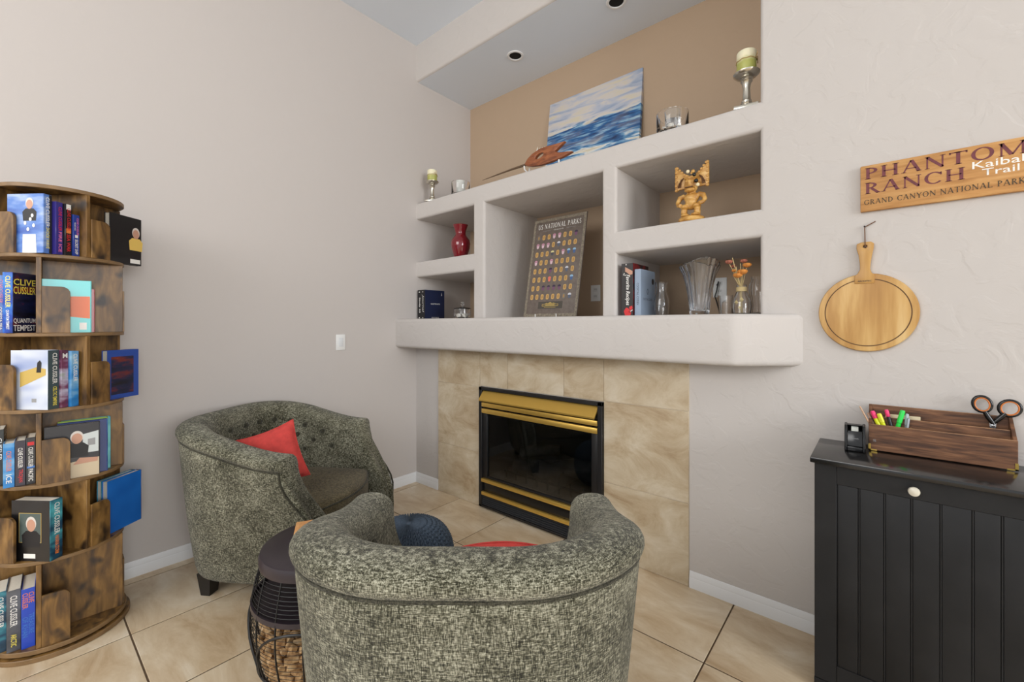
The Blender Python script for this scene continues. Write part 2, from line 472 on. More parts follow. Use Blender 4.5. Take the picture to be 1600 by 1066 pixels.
def grid_wall():
    X = [0.0, 0.70, 0.80, 0.82, 1.79, 1.885, 2.617, XR]
    Z = [-0.004, 0.02, 0.885, 1.30, 1.40, 1.762, 1.895, 2.262, 2.40, ZS, ZC]
    def solid(i, k):
        if i < 0 or k < 0 or i >= len(X) - 1 or k >= len(Z) - 1: return None
        x = (X[i] + X[i + 1]) / 2; z = (Z[k] + Z[k + 1]) / 2
        if 0.80 < x < 1.79 and 0.02 < z < 0.885: return False
        if x > 2.617 or z < 1.40 or z > ZS or 2.262 < z < 2.40: return True
        if z > 2.40: return False
        if 0.70 < x < 0.82 or 1.79 < x < 1.885: return True
        if 1.762 < z < 1.895 and (x < 0.70 or x > 1.885): return True
        return False
    bm = bmesh.new(); vc = {}
    def V(i, k, y):
        key = (i, k, y)
        if key not in vc: vc[key] = bm.verts.new((X[i], y, Z[k]))
        return vc[key]
    for i in range(len(X) - 1):
        for k in range(len(Z) - 1):
            if not solid(i, k): continue
            bm.faces.new([V(i, k, 0), V(i + 1, k, 0), V(i + 1, k + 1, 0), V(i, k + 1, 0)])
            for (di, dk, a, b) in ((-1, 0, (i, k), (i, k + 1)), (1, 0, (i + 1, k), (i + 1, k + 1)), (0, -1, (i, k), (i + 1, k)), (0, 1, (i, k + 1), (i + 1, k + 1))):
                s = solid(i + di, k + dk)
                if s is None and not (di == -1): continue
                if s: continue
                if s is None: continue
                bm.faces.new([V(*a, 0), V(*b, 0), V(*b, ND), V(*a, ND)])
    bmesh.ops.recalc_face_normals(bm, faces=bm.faces)
    es = []
    for e in bm.edges:
        if len(e.link_faces) == 2 and all(abs(v.co.y) < 1e-6 for v in e.verts) and e.calc_face_angle(0) > 1.0:
            zc = (e.verts[0].co.z + e.verts[1].co.z) / 2; xc = (e.verts[0].co.x + e.verts[1].co.x) / 2
            if zc > 1.2 : es.append(e)
    bmesh.ops.bevel(bm, geom=es, offset=0.02, segments=5, profile=0.5, affect='EDGES')
    dead = [f for f in bm.faces if all(abs(v.co.z - ZS) < 1e-5 for v in f.verts)]
    bmesh.ops.delete(bm, geom=dead, context='FACES')
    return frombm('wall_fireplace', bm, M_WALLT, None, 30)
prism('ceiling_soffit', [(0, .0195), (2.617, .0195), (2.617, ND), (0, ND)], (0, 0, ZS), (1, 0, 0), (0, 1, 0), 0.012, M_CEIL, None, 0,
      [circle2(0.881, .283, .05, n=36), circle2(1.741, .283, .05, n=36)])['kind'] = 'structure'
wb = tag(grid_wall(), kind='structure')

# mantel ledge with a clipped right end, all corners eased
def mantel():
    out = [(0.0, 0.0), (0.0, -0.21), (2.56, -0.21), (2.785, 0.0)]
    bm = bmesh.new()
    lo = [bm.verts.new((x, y, 1.165)) for x, y in out]; hi = [bm.verts.new((x, y, 1.40)) for x, y in out]
    bm.faces.new(lo[::-1]); bm.faces.new(hi)
    for i in range(4): bm.faces.new([lo[i], lo[(i + 1) % 4], hi[(i + 1) % 4], hi[i]])
    es = [e for e in bm.edges if not all(abs(v.co.y) < 1e-6 for v in e.verts) and not all(abs(v.co.x) < 1e-6 for v in e.verts)]
    bmesh.ops.bevel(bm, geom=es, offset=0.026, segments=5, profile=0.5, affect='EDGES')
    return frombm('mantel_ledge', bm, M_WALLT, None, 30)
tag(mantel(), kind='structure')

# recessed can lights in the soffit (unlit)
for (x, nm) in ((0.881, 'recessed can light in the soffit nearer the left wall'), (1.741, 'recessed can light at the top edge of the photo, right one')):
    t = empty('recessed_light', (x, .283, ZS), label=nm, cat='light', group='recessed soffit lights')
    lathe('trim_ring', [(0.047, 0.004), (0.047, -0.003), (0.05, -0.006), (0.062, -0.005), (0.065, 0.0), (0.05, 0.002), (0.047, 0.004)], M_TRIM, t, 40)
    lathe('dark_baffle', [(0.0495, 0.001), (0.047, 0.03), (0.043, 0.09), (0.03, 0.1), (0.001, 0.1)], M_DARK, t, 32)
    lathe('unlit_lamp', [(0.001, 0.06), (0.02, 0.058), (0.032, 0.066), (0.03, 0.09), (0.001, 0.095)], mat('lamp_glass', (70, 68, 64), 0.3), t, 24)

# baseboards
def baseboard(name, p0, p1, nrm):
    p0 = Vector(p0); p1 = Vector(p1); n = Vector(nrm)
    prof = [(0, 0), (0.013, 0), (0.013, 0.050), (0.011, 0.054), (0.0115, 0.058), (0.009, 0.064), (0.009, 0.068), (0.004, 0.081), (0, 0.083)]
    V = [p + n * a + Vector((0, 0, z)) for p in (p0, p1) for a, z in prof]; k = len(prof)
    Fc = [(i, i + 1, k + i + 1, k + i) for i in range(k - 1)] + [tuple(range(k)), tuple(range(2 * k - 1, k - 1, -1))]
    o = pyd(name, V, Fc, M_TRIM); sharp(o, 30); return tag(o, kind='structure')
baseboard('baseboard_left', (0, YB, 0), (0, 0, 0), (1, 0, 0))
baseboard('baseboard_corner', (0, 0, 0), (0.300, 0, 0), (0, -1, 0))
baseboard('baseboard_right', (2.299, 0, 0), (XR, 0, 0), (0, -1, 0))

# stone tile surround
bm = bmesh.new()
for a in ((0.303, 0.783, 0, 1.165), (1.808, 2.296, 0, 1.165), (0.783, 1.808, 0.897, 1.165)): bm_box(bm, a[0], a[1], -0.005, -0.0005, a[2], a[3])
sur = tag(frombm('trim_surround_backing', bm, M_WGROUT), kind='structure')
WT = [(0.303, 0.783, 0.0, 0.40), (0.303, 0.783, 0.40, 0.888), (0.303, 0.783, 0.888, 1.165),
      (0.783, 1.054, 0.897, 1.165), (1.054, 1.527, 0.897, 1.165), (1.527, 1.808, 0.897, 1.165),
      (1.808, 2.296, 0.0, 0.427), (1.808, 2.296, 0.427, 0.902), (1.808, 2.296, 0.902, 1.165)]
for (x0, x1, z0, z1) in WT:
    o = box('wall_tile', -(x1 - x0) / 2 + .0015, (x1 - x0) / 2 - .0015, -0.009, -0.0045, -(z1 - z0) / 2 + .0015, (z1 - z0) / 2 - .0015, M_WTILE, sur, 0.001, 1)
    o.location = ((x0 + x1) / 2, 0, (z0 + z1) / 2)

# ---------------------------------------------------------------- gas fireplace
fp = empty('gas_fireplace', (0, 0, 0), label='black gas fireplace insert with brass hood and strips in tiled surround', cat='fireplace')
FX0, FX1, FZ0, FZ1 = 0.788, 1.806, 0.012, 0.893
bm = bmesh.new()
for a in ((FX0, FX1, FZ1 - .022, FZ1), (FX0, FX1, FZ0, FZ0 + .016), (FX0, FX0 + .030, FZ0, FZ1), (FX1 - .030, FX1, FZ0, FZ1)):
    bm_box(bm, a[0], a[1], -0.028, 0.0, a[2], a[3], 0.002, 1)
frombm('outer_frame', bm, M_BLK, fp, 40)
IX0, IX1 = FX0 + .030, FX1 - .030
box('left_stile', IX0, IX0 + .045, -0.018, 0.02, 0.23, 0.70, M_BLK, fp, 0.002)
box('right_stile', IX1 - .045, IX1, -0.018, 0.02, 0.23, 0.70, M_BLK, fp, 0.002)
box('upper_grille_back', IX0, IX1, 0.0, 0.02, 0.690, 0.872, M_BLKGL, fp, 0)
# sloping hood
V = []
for x in (IX0 + .002, IX1 - .002):
    V += [(x, -0.012, 0.866), (x, -0.062, 0.806), (x, -0.060, 0.796), (x, -0.008, 0.858)]
pyd('brass_hood', V, [(0, 1, 5, 4), (1, 2, 6, 5), (2, 3, 7, 6), (3, 0, 4, 7), (0, 3, 2, 1), (4, 5, 6, 7)], M_BRASS, fp)
box('brass_louvre', IX0, IX1, -0.030, -0.008, 0.750, 0.782, M_BRASS, fp, 0.004, 2)
box('brass_louvre', IX0, IX1, -0.030, -0.008, 0.704, 0.738, M_BRASS, fp, 0.004, 2)
gp = mat('fireplace_glass', (30, 38, 46), 0.05, spec=0.7)
m_, N_, L_, b_ = nmat('smoked_glass'); b_.inputs['Base Color'].default_value = (*s2l((150, 162, 172)), 1)
b_.inputs['Transmission Weight'].default_value = 1; b_.inputs['Roughness'].default_value = 0.03; b_.inputs['IOR'].default_value = 1.75
box('glass_pane', IX0 + .045, IX1 - .045, -0.006, 0.0, 0.236, 0.690, m_, fp, 0)
box('glass_bottom_rail', IX0, IX1, -0.014, 0.01, 0.226, 0.240, M_BLK, fp, 0.001)
box('brass_strip', IX0, IX1, -0.034, -0.006, 0.200, 0.224, M_BRASS, fp, 0.003)
box('lower_panel', IX0, IX1, -0.016, 0.01, 0.128, 0.200, M_BLKGL, fp, 0.001)
box('brass_strip', IX0, IX1, -0.032, -0.006, 0.104, 0.128, M_BRASS, fp, 0.003)
box('lower_grille_back', IX0, IX1, 0.0, 0.02, 0.028, 0.104, M_DARK, fp, 0)
for k in range(5):
    z = 0.034 + k * 0.0145
    V = []
    for x in (IX0, IX1): V += [(x, -0.026, z), (x, -0.012, z + .010), (x, -0.010, z + .008), (x, -0.024, z - .002)]
    pyd('grille_slat', V, [(0, 1, 5, 4), (1, 2, 6, 5), (2, 3, 7, 6), (3, 0, 4, 7), (0, 3, 2, 1), (4, 5, 6, 7)], mat('grille_black', (44, 45, 47), 0.35), fp)
# firebox interior
bm = bmesh.new()
for a in ((IX0, IX1, 0.42, 0.44, 0.10, 0.80), (IX0, IX0 + .02, 0.02, 0.42, 0.10, 0.80), (IX1 - .02, IX1, 0.02, 0.42, 0.10, 0.80), (IX0, IX1, 0.02, 0.44, 0.80, 0.82)):
    bm_box(bm, *a)
frombm('firebox', bm, mat('firebox_black', (62, 64, 68), 0.85), fp)
box('ember_bed', IX0 + .02, IX1 - .02, 0.03, 0.42, 0.19, 0.235, mat('ember_sand', (128, 116, 100), 0.95, noise=0.3, nscale=60, bump=0.5), fp, 0.004)
M_LOG = mat('ceramic_log', (96, 84, 74), 0.95, noise=0.5, nscale=18, bump=0.8, bscale=30)
for (p, r) in (([(1.0, .16, .30), (1.2, .18, .33), (1.42, .15, .31)], [.055, .062, .05]), ([(1.2, .13, .29), (1.38, .20, .36), (1.62, .26, .40)], [.05, .058, .045]),
               ([(.96, .28, .32), (1.2, .31, .36), (1.66, .29, .33)], [.06, .07, .06]), ([(1.02, .2, .40), (1.14, .24, .43), (1.3, .3, .45)], [.04, .045, .035])):
    tube('ceramic_log', p, r, M_LOG, fp, 12)
bm = bmesh.new()
bm_box(bm, .95, 1.64, .075, .085, .275, .287)
for k in range(8): bm_box(bm, .97 + k * .092, .98 + k * .092, .07, .08, .235, .32)
frombm('log_grate', bm, M_BLK, fp)

# ---------------------------------------------------------------- tub armchairs
CA, CRC, CYF, CHB, CHA = 0.382, 0.27, 0.621, 0.87, 0.749
def sm(t): t = max(0.0, min(1.0, t)); return t * t * (3 - 2 * t)
def chair_path(na=10, nc=12, nb=4):
    P = []
    for i in range(na): P.append((CA, CYF + (CRC - CYF) * i / (na - 1), 1.0, 0.0))
    for i in range(1, nc + 1):
        t = (pi / 2) * i / nc; P.append((CA - CRC + CRC * cos(t), CRC - CRC * sin(t), cos(t), -sin(t)))
    for i in range(1, nb): P.append(((CA - CRC) * (1 - i / nb), 0.0, 0.0, -1.0))
    P.append((0.0, 0.0, 0.0, -1.0))
    return P + [(-x, y, -nx, ny) for x, y, nx, ny in P[-2::-1]]
def chairH(y): return CHB + (CHA - CHB) * sm(y / CYF)
def swoop(y, z): return 0.19 * sm((0.66 - z) / 0.34) * sm((y - 0.15) / 0.45)
def chair_prof(H):
    return [(-0.085, 0.105), (-0.036, 0.105), (-0.012, 0.116), (0.000, 0.14), (0.020, 0.28), (0.040, 0.44), (0.066, H - .105), (0.069, H - .078), (0.060, H - .069),
            (0.073, H - .063), (0.083, H - .045), (0.077, H - .022), (0.052, H - .005), (0.018, H), (-0.02, H - .002), (-0.052, H - .018), (-0.068, H - .05),
            (-0.066, H - .10), (-0.070, H - .20), (-0.082, 0.47), (-0.09, 0.38), (-0.092, 0.25)]
def armchair_parts(root):
    path = chair_path(); V, Fc = [], []; n = len(chair_prof(.87))
    secs = []
    ends = [(0.026, 0.60), (0.022, 0.86), (0.012, 0.97)]
    def section(p, dy, sc):
        x, y, nx, ny = p; H = chairH(y); pr = chair_prof(H)
        cn = -0.005; cz = (H + .105) / 2
        s = []
        for a, z in pr:
            if sc < 1: a = cn + (a - cn) * sc; z = H - (1 - sc) * .05 - (H - z) * (1 - (1 - sc) * .08) if z > cz else z
            yy = y + ny * a
            s.append((x + nx * a, yy + dy + swoop(y, z), z))
        return s
    for dy, sc in ends: secs.append(section(path[0], dy, sc))
    for p in path: secs.append(section(p, 0, 1))
    for dy, sc in reversed(ends): secs.append(section(path[-1], dy, sc))
    for s in secs: V += s
    for i in range(len(secs) - 1):
        for k in range(n):
            k2 = (k + 1) % n
            Fc.append((i * n + k, i * n + k2, (i + 1) * n + k2, (i + 1) * n + k))
    Fc.append(tuple(range(n))); Fc.append(tuple(range((len(secs) - 1) * n + n - 1, (len(secs) - 1) * n - 1, -1)))
    sh = pyd('upholstered_shell', V, Fc, M_TWEED, root, True)
    sharp(sh, 180)
    md = sh.modifiers.new('sub', 'SUBSURF'); md.levels = 1; md.render_levels = 1
    # piping along the outer seam and down the arm fronts
    pts = []
    def fr(sx):
        out = []
        for i in range(12):
            z = 0.14 + (CHA - .072 - .14) * i / 11
            a = [q for q in chair_prof(CHA)[2:8]]
            for (a0, z0), (a1, z1) in zip(a, a[1:]):
                if z0 <= z <= z1 + 1e-6: nn = a0 + (a1 - a0) * (z - z0) / max(z1 - z0, 1e-6)
            out.append((sx * (CA + nn + .001), CYF + .006 + swoop(CYF, z), z))
        return out
    pts += fr(1)
    for x, y, nx, ny in path: 
        H = chairH(y); pts.append((x + nx * .0655, y + ny * .0655 + swoop(y, H - .069), H - .069))
    pts += fr(-1)[::-1]
    tube('piping', pts, 0.0055, M_PIPE, root, 6)
    # seat cushion and base
    def outline(off, bow):
        o = []
        hw = CA - .078 - off
        r = CRC - .078
        for i in range(9):
            t = (pi / 2) * i / 8; o.append((hw - r + r * cos(t), .082 + off + r - r * sin(t)))
        o = o + [(-x, y) for x, y in o[::-1]]
        f = [(-hw, .45), (-hw, .62), (-hw + .012, .705)] + [(-hw + .012 + (2 * hw - .024) * i / 10, .705 + bow * sin(pi * i / 10)) for i in range(1, 10)] + [(hw - .012, .705), (hw, .62), (hw, .45)]
        return o + f
    def stack(name, levels, off, bow, m):
        O = outline(off, bow); k = len(O); V, Fc = [], []; c = (0, .40)
        for z, s in levels: V += [(c[0] + (x - c[0]) * s, c[1] + (y - c[1]) * s, z) for x, y in O]
        for i in range(len(levels) - 1):
            for j in range(k):
                j2 = (j + 1) % k; Fc.append((i * k + j, i * k + j2, (i + 1) * k + j2, (i + 1) * k + j))
        Fc.append(tuple(range(k - 1, -1, -1))); Fc.append(tuple(range((len(levels) - 1) * k, len(levels) * k)))
        return pyd(name, V, Fc, m, root, True, 60)
    stack('seat_base', [(0.105, .93), (0.115, .95), (0.30, .975), (0.305, .96)], .0, .06, M_SEAT)
    cu = stack('seat_cushion', [(0.306, .95), (0.314, .985), (0.33, 1.0), (0.425, 1.0), (0.447, .985), (0.458, .955), (0.468, .85), (0.474, .6), (0.477, .25)], .0, .085, M_SEAT)
    O = outline(0, .085)
    tube('cushion_piping', [(x, .40 + (y - .40) * .995, .44) for x, y in O], 0.0045, M_PIPE, cu, 6, True)
    # buttons on the inner back
    for row, (dz, offs) in enumerate(((0.075, (-.66, -.54, -.42, -.30, -.18, -.06, .06, .18, .30, .42, .54, .66)), (0.150, (-.72, -.60, -.48, -.36, -.24, -.12, 0, .12, .24, .36, .48, .60, .72)), (0.225, (-.66, -.54, -.42, -.30, -.18, -.06, .06, .18, .30, .42, .54, .66)))):
        for s in offs:
            # walk s metres along the inner back from the middle
            L0 = CA - CRC; sg = 1 if s >= 0 else -1; d = abs(s)
            if d <= L0: px, py, nx, ny = sg * d, 0, 0, -1
            elif d > L0 + CRC * pi / 2: px, py, nx, ny = sg * CA, CRC + d - L0 - CRC * pi / 2, sg, 0
            else:
                t = (d - L0) / CRC; px, py, nx, ny = sg * (L0 + CRC * sin(t)), CRC - CRC * cos(t), sg * sin(t), -cos(t)
            H = chairH(py); z = H - dz - .03; a = -0.070
            if z < .535: continue
            bb = lathe('tuft_button', [(0.001, 0.010), (0.008, 0.0085), (0.0145, 0.004), (0.0145, -0.004), (0.012, -0.006)], M_PIPE, root, 12)
            bb.location = (px + nx * a, py + ny * a, z)
            bb.rotation_euler = Vector((-nx, -ny, 0.08)).to_track_quat('Z', 'Y').to_euler()
    for sx in (-1, 1):
        for yy in (0.13, 0.70):
            V = [(sx * .275 + a * .036, yy + b * .036, .112) for a, b in ((-1, -1), (1, -1), (1, 1), (-1, 1))] + [(sx * .272 + a * .027, yy + b * .024, 0.0) for a, b in ((-1, -1), (1, -1), (1, 1), (-1, 1))]
            pyd('leg', V, [(0, 1, 2, 3), (7, 6, 5, 4), (0, 4, 5, 1), (1, 5, 6, 2), (2, 6, 7, 3), (3, 7, 4, 0)], M_LEG, root)
def copy_tree(o, parent=None):
    c = o.copy(); link(c, parent)
    for ch in list(o.children): copy_tree(ch, c)
    return c
ch1 = empty('armchair', (0.213, -1.476, 0), radians(34.07 - 90), 'grey-olive tweed tub armchair with a red cushion, against the left wall', 'armchair', 'tweed tub armchairs')
armchair_parts(ch1)
ch2 = copy_tree(ch1)
ch2.location = (2.36, -1.66, 0); ch2.rotation_euler = (0, 0, radians(130.16 - 90))
ch2['label'] = 'grey-olive tweed tub armchair seen from behind, nearest the camera'

# cushions
def pillow(name, w, h, t, m, label, loc, rot, pn=0.10):
    n = 22; V, Fc = [], []
    root = empty(name, loc, rot=rot, label=label, cat='cushion', group='red throw cushions')
    for side in (1, -1):
        b = len(V)
        for i in range(n + 1):
            for j in range(n + 1):
                u = -1 + 2 * i / n; v = -1 + 2 * j / n
                pin = 1 - pn * (1 - u * u) * abs(v) ** 3 ; pin2 = 1 - pn * (1 - v * v) * abs(u) ** 3
                e = max(0, (1 - abs(u) ** 2.6)) * max(0, (1 - abs(v) ** 2.6))
                z = side * t / 2 * e ** 0.45 + 0.004 * mnoise.noise(Vector((u * 2.3, v * 2.3, side)))
                V.append((u * w / 2 * pin2, v * h / 2 * pin, z))
        for i in range(n):
            for j in range(n):
                q = (b + i * (n + 1) + j, b + (i + 1) * (n + 1) + j, b + (i + 1) * (n + 1) + j + 1, b + i * (n + 1) + j + 1)
                Fc.append(q if side == 1 else q[::-1])
    pyd('cover', V, Fc, m, root, True)
    per = [(-1 + 2 * i / n, -1) for i in range(n)] + [(1, -1 + 2 * i / n) for i in range(n)] + [(1 - 2 * i / n, 1) for i in range(n)] + [(-1, 1 - 2 * i / n) for i in range(n)]
    tube('seam', [(u * w / 2 * (1 - pn * (1 - v * v) * abs(u) ** 3), v * h / 2 * (1 - pn * (1 - u * u) * abs(v) ** 3), 0) for u, v in per], 0.003, m, root, 5, True)
    return root
M_RED = mat('red_cushion_fabric', (190, 62, 56), 0.9, noise=0.12, nscale=40, bump=0.3, bscale=200)

# ---------------------------------------------------------------- round revolving bookcase
BX, BY = 0.275, -2.13
BPHI = radians(-3.1)
BZ = [0.045, 0.392, 0.700, 1.005, 1.315, 1.637, 1.918]
bc = empty('revolving_bookcase', (BX, BY, 0), label='tall round revolving bookcase in rustic brown wood by the left wall', cat='bookcase')
def disc(name, r, z0, z1, parent=bc):
    o = lathe(name, [(0.001, z0), (r - .002, z0), (r, z0 + .002), (r, z1 - .002), (r - .002, z1), (0.001, z1)], M_RUST, parent, 72)
    o.data.materials.append(M_RUSTEDGE)
    for p in o.data.polygons:
        if abs(p.normal.z) < 0.8: p.material_index = 1
    return o
disc('base_disc', 0.225, 0.0, 0.020)
disc('turntable_disc', 0.213, 0.026, 0.045)
lathe('turntable_bearing', [(0.12, 0.02), (0.12, 0.026)], M_BLK, bc, 32)
for k in range(1, 7): disc('shelf_disc' if k < 6 else 'top_disc', 0.203, BZ[k] - .012, BZ[k] + .003 if k < 6 else BZ[k] + .004)
BO = 0.067
def tier_floor(k): return BZ[k] + (.003 if 0 < k < 6 else 0.0)
def tier_top(k): return BZ[k + 1] - .012
def tier_phi(k): return BPHI + (radians(41) if k in (5, 3, 1) else 0.0)      # k counted from the bottom
for k in range(6):
    z0, z1 = tier_floor(k), tier_top(k)
    for q in range(4):
        a = tier_phi(k) + q * pi / 2
        d = box('divider', -.0595, .193, -.0745, -.0595, z0, z1, M_RUST, bc, 0.0008, 1); d.rotation_euler = (0, 0, a)
        hs = 0.62 * (z1 - z0)
        ol = rrect(-.0590, .022, z0, z0 + hs, .026, 6, (1, 0, 0, 0))
        st = prism('stopper', ol, (0, -.189, 0), (1, 0, 0), (0, 0, 1), .011, M_RUST, bc, 0.0008, None, 1); st.rotation_euler = (0, 0, a)

def book_parts(root, th, dp, ht, msp, mcv, mbk=None):
    """spine faces +x; thickness along y; origin at the middle of the bottom"""
    c = .0022
    bm = bmesh.new()
    bm_box(bm, dp / 2 - c, dp / 2, -th / 2, th / 2, 0, ht, .0008, 1)
    frombm('spine', bm, msp, root, 40)
    box('front_board', -dp / 2, dp / 2 - c, th / 2 - c, th / 2, 0, ht, mcv, root, .0006, 1)
    box('back_board', -dp / 2, dp / 2 - c, -th / 2, -th / 2 + c, 0, ht, mbk or mcv, root, .0006, 1)
    box('pages', -dp / 2 + .004, dp / 2 - c, -th / 2 + c, th / 2 - c, .003, ht - .003, M_PAPER, root, 0)
def colr(nm, rgb, rough=0.3): return mat('cover_' + nm, rgb, rough, coat=0.2)
T_WH = mat('print_white', (240, 238, 232), 0.4); T_YE = mat('print_yellow', (238, 222, 90), 0.4); T_RE = mat('print_red', (214, 40, 44), 0.4)
T_PK = mat('print_pink', (236, 120, 160), 0.4); T_OR = mat('print_orange', (232, 130, 60), 0.4); T_BK = mat('print_black', (28, 26, 28), 0.5)
T_BL = mat('print_blue', (60, 120, 200), 0.4); T_GR = mat('print_grey', (150, 150, 150), 0.5)
T_SKIN = mat('print_skin', (196, 148, 124), 0.5); T_HAIR = mat('print_hair', (214, 206, 198), 0.5); T_GO = mat('print_gold', (200, 170, 90), 0.4)

def spine_text(root, lines, dp, th, ht):
    """lines: (text, zfrac centre, length frac, width frac, material, offset across)"""
    for (s, zc, lf, wf, m, off) in lines:
        text(s, root, (dp / 2, off * th, zc * ht), (0, 0, -1), (0, 1, 0), m, width=lf * ht, height=wf * th, bold=0.012)
def spine_patch(root, y0, y1, z0, z1, dp, m, d=.0002):
    x = dp / 2 + d
    pyd('spine_print', [(x, y0, z0), (x, y1, z0), (x, y1, z1), (x, y0, z1)], [(0, 1, 2, 3)], m, root)
def cover_poly(root, pts, y, m, d=0, name='cover_print'):
    """pts in (x, z) on the back board (faces -y)"""
    yy = y - .0003 - d * .00012
    return pyd(name, [(x, yy, z) for x, z in pts], [tuple(range(len(pts)))], m, root)
def portrait(root, y, cx_, cz, s, shirt, hair=T_HAIR, d0=2):
    cover_poly(root, [(cx_ + a * s, cz + b * s) for a, b in ((-.9, -2.2), (.9, -2.2), (1.0, -1.0), (.55, -.55), (-.55, -.55), (-1.0, -1.0))], y, shirt, d0, 'cover_photo')
    cover_poly(root, circle2(cx_, cz + .18 * s, .55 * s, .72 * s, 18), y, hair, d0 + 1, 'cover_photo')
    cover_poly(root, circle2(cx_, cz, .46 * s, .62 * s, 18), y, T_SKIN, d0 + 2, 'cover_photo')

def book(label, k, q, ycur, th, dp, ht, xs_, msp, mcv, mbk=None, tilt=0.0, cat='book', grp='books on the revolving bookcase'):
    """k tier from bottom, q bay, ycur: left-over lateral start (more negative = further from divider); xs_: radial position of the spine"""
    a = tier_phi(k) + q * pi / 2
    yc = ycur - th / 2; xc = xs_ - dp / 2
    e = empty('book', (BX + cos(a) * xc - sin(a) * yc, BY + sin(a) * xc + cos(a) * yc, tier_floor(k)), a + tilt, label, cat, grp)
    book_parts(e, th, dp, ht, msp, mcv, mbk)
    return e, ycur - th - .0012

# ---- top tier (rotated): three-quarter view of covers and spines
Y0 = -.0760
m_sky = ramp_mat('cover_blue_sky', [(0.3, (40, 70, 160)), (0.5, (90, 130, 200)), (0.7, (190, 205, 225))], (3, 3, 8), 2, 3, 0.3)
y = Y0 - .003
b, y = book('small blue paperback with pink and white spine lettering, top tier of the bookcase', 5, 0, y, .024, .11, .175, .166, colr('royal', (34, 62, 150)), colr('royal', (34, 62, 150)))
spine_text(b, [('CLIVE CUSSLER', .72, .42, .34, T_PK, .18), ('THE SEA KING', .72, .2, .2, T_WH, -.25), ('SECRET SHIP', .23, .36, .5, T_WH, 0)], .11, .024, .175)
spine_patch(b, -.006, .006, .078, .090, .11, T_WH)
b, y = book('black paperback with red spine lettering, top tier of the bookcase', 5, 0, y, .025, .13, .213, .160, colr('black', (22, 20, 24)), colr('black', (22, 20, 24)))
spine_text(b, [('CLIVE CUSSLER', .70, .44, .55, T_RE, .05), ('SEA WAR', .24, .34, .6, T_RE, .0)], .13, .025, .213)
spine_patch(b, -.009, .009, .092, .112, .13, T_OR); spine_patch(b, -.009, .009, .19, .212, .13, T_WH)
b, y = book('purple-blue paperback with red spine lettering, top tier of the bookcase', 5, 0, y, .025, .13, .215, .150, colr('violet', (52, 44, 130)), colr('violet', (52, 44, 130)))
spine_text(b, [('CLIVE CUSSLER', .68, .46, .5, T_RE, .12), ('FIRE ICE', .24, .38, .5, T_PK, .12)], .13, .025, .215)
b, y = book('blue hardback with a man in a dark patterned shirt on the cover', 5, 0, y, .030, .155, .238, .134, m_sky, m_sky)
spine_text(b, [('CLIVE CUSSLER', .70, .5, .45, T_WH, -.02), ('SHOCK WAVE', .26, .36, .42, T_YE, -.02)], .155, .030, .238)
spine_patch(b, .004, .0145, .0, .237, .155, T_BK)
portrait(b, -.015, .018, .195, .030, T_BK)
cover_poly(b, [(-.012, .0), (.048, .0), (.044, .075), (-.010, .075)], -.015, T_WH, 3, 'cover_photo')
for (px, pz) in ((.0, .12), (.022, .135), (.036, .11), (.012, .095), (.03, .15)):
    cover_poly(b, circle2(px, pz, .006, .008, 7), -.015, T_WH, 6, 'cover_photo')
b, _ = book('black hardback with a man in a yellow shirt on its cover, top tier', 5, 1, Y0 - .060, .026, .16, .228, .215, colr('black2', (20, 19, 22)), colr('black2', (20, 19, 22)))
portrait(b, -.013, .05, .15, .036, mat('print_yellow_shirt', (226, 190, 96), 0.5))
cover_poly(b, [(.02, .008), (.072, .008), (.072, .028), (.02, .028)], -.013, T_WH, 6)

# ---- second tier
m_blue2 = ramp_mat('cover_electric_blue', [(0.3, (12, 24, 80)), (0.5, (24, 70, 170)), (0.7, (70, 150, 225))], (4, 4, 4), 3, 4, 0.28)
e = empty('book', (0, 0, 0), 0, 'dark thriller hardback with yellow title turned half sideways, second tier', 'book', 'books on the revolving bookcase')
a = tier_phi(4); xc, yc = .110, -.121
e.location = (BX + cos(a) * xc - sin(a) * yc, BY + sin(a) * xc + cos(a) * yc, tier_floor(4)); e.rotation_euler = (0, 0, a - radians(40))
m_fire = ramp_mat('cover_stormy', [(0.35, (14, 14, 22)), (0.5, (22, 30, 66)), (0.62, (120, 40, 30)), (0.72, (220, 120, 50))], (3, 3, 9), 2.2, 4, 0.3)
book_parts(e, .036, .095, .242, m_blue2, m_fire)
spine_text(e, [('CLIVE CUSSLER', .68, .52, .5, T_YE, .05), ('QUANTUM TEMPEST', .22, .32, .36, T_WH, .0)], .095, .036, .242)
for (s_, zz, hh, mm) in (('CLIVE', .205, .026, T_YE), ('CUSSLER', .172, .030, T_YE), ('QUANTUM', .048, .022, T_WH), ('TEMPEST', .020, .024, T_WH)):
    text(s_, e, (0.0, .018, zz), (-1, 0, 0), (0, 0, 1), mm, width=.088, height=hh, bold=.012)
b, y = book('bright blue hardback at the left edge of the photo, second tier', 4, 0, Y0 - .088, .022, .12, .235, .062, m_blue2, m_blue2)
spine_text(b, [('CLIVE CUSSLER', .72, .4, .5, T_PK, .05), ('ODESSA SEA', .25, .4, .4, T_WH, .0)], .12, .022, .235)
m_teal = ramp_mat('cover_teal_orange', [(0.40, (52, 190, 190)), (0.50, (232, 116, 70)), (0.62, (236, 140, 90)), (0.74, (60, 196, 196))], (.2, .2, 3.2), 2.1, 1, 0.35)
b, y = book('red paperback leaning behind a teal book, second tier', 4, 1, Y0 - .030, .018, .125, .19, .098, colr('red', (176, 48, 52)), colr('red', (176, 48, 52)))
b, y = book('teal and orange book held by the wooden stopper, second tier', 4, 1, y - .012, .030, .145, .222, .086, colr('teal', (60, 196, 196)), colr('teal', (60, 196, 196)))
cover_poly(b, [(-.06, .075), (.068, .060), (.068, .155), (-.06, .150)], -.015, mat('print_coral', (232, 122, 78), 0.4), 1)
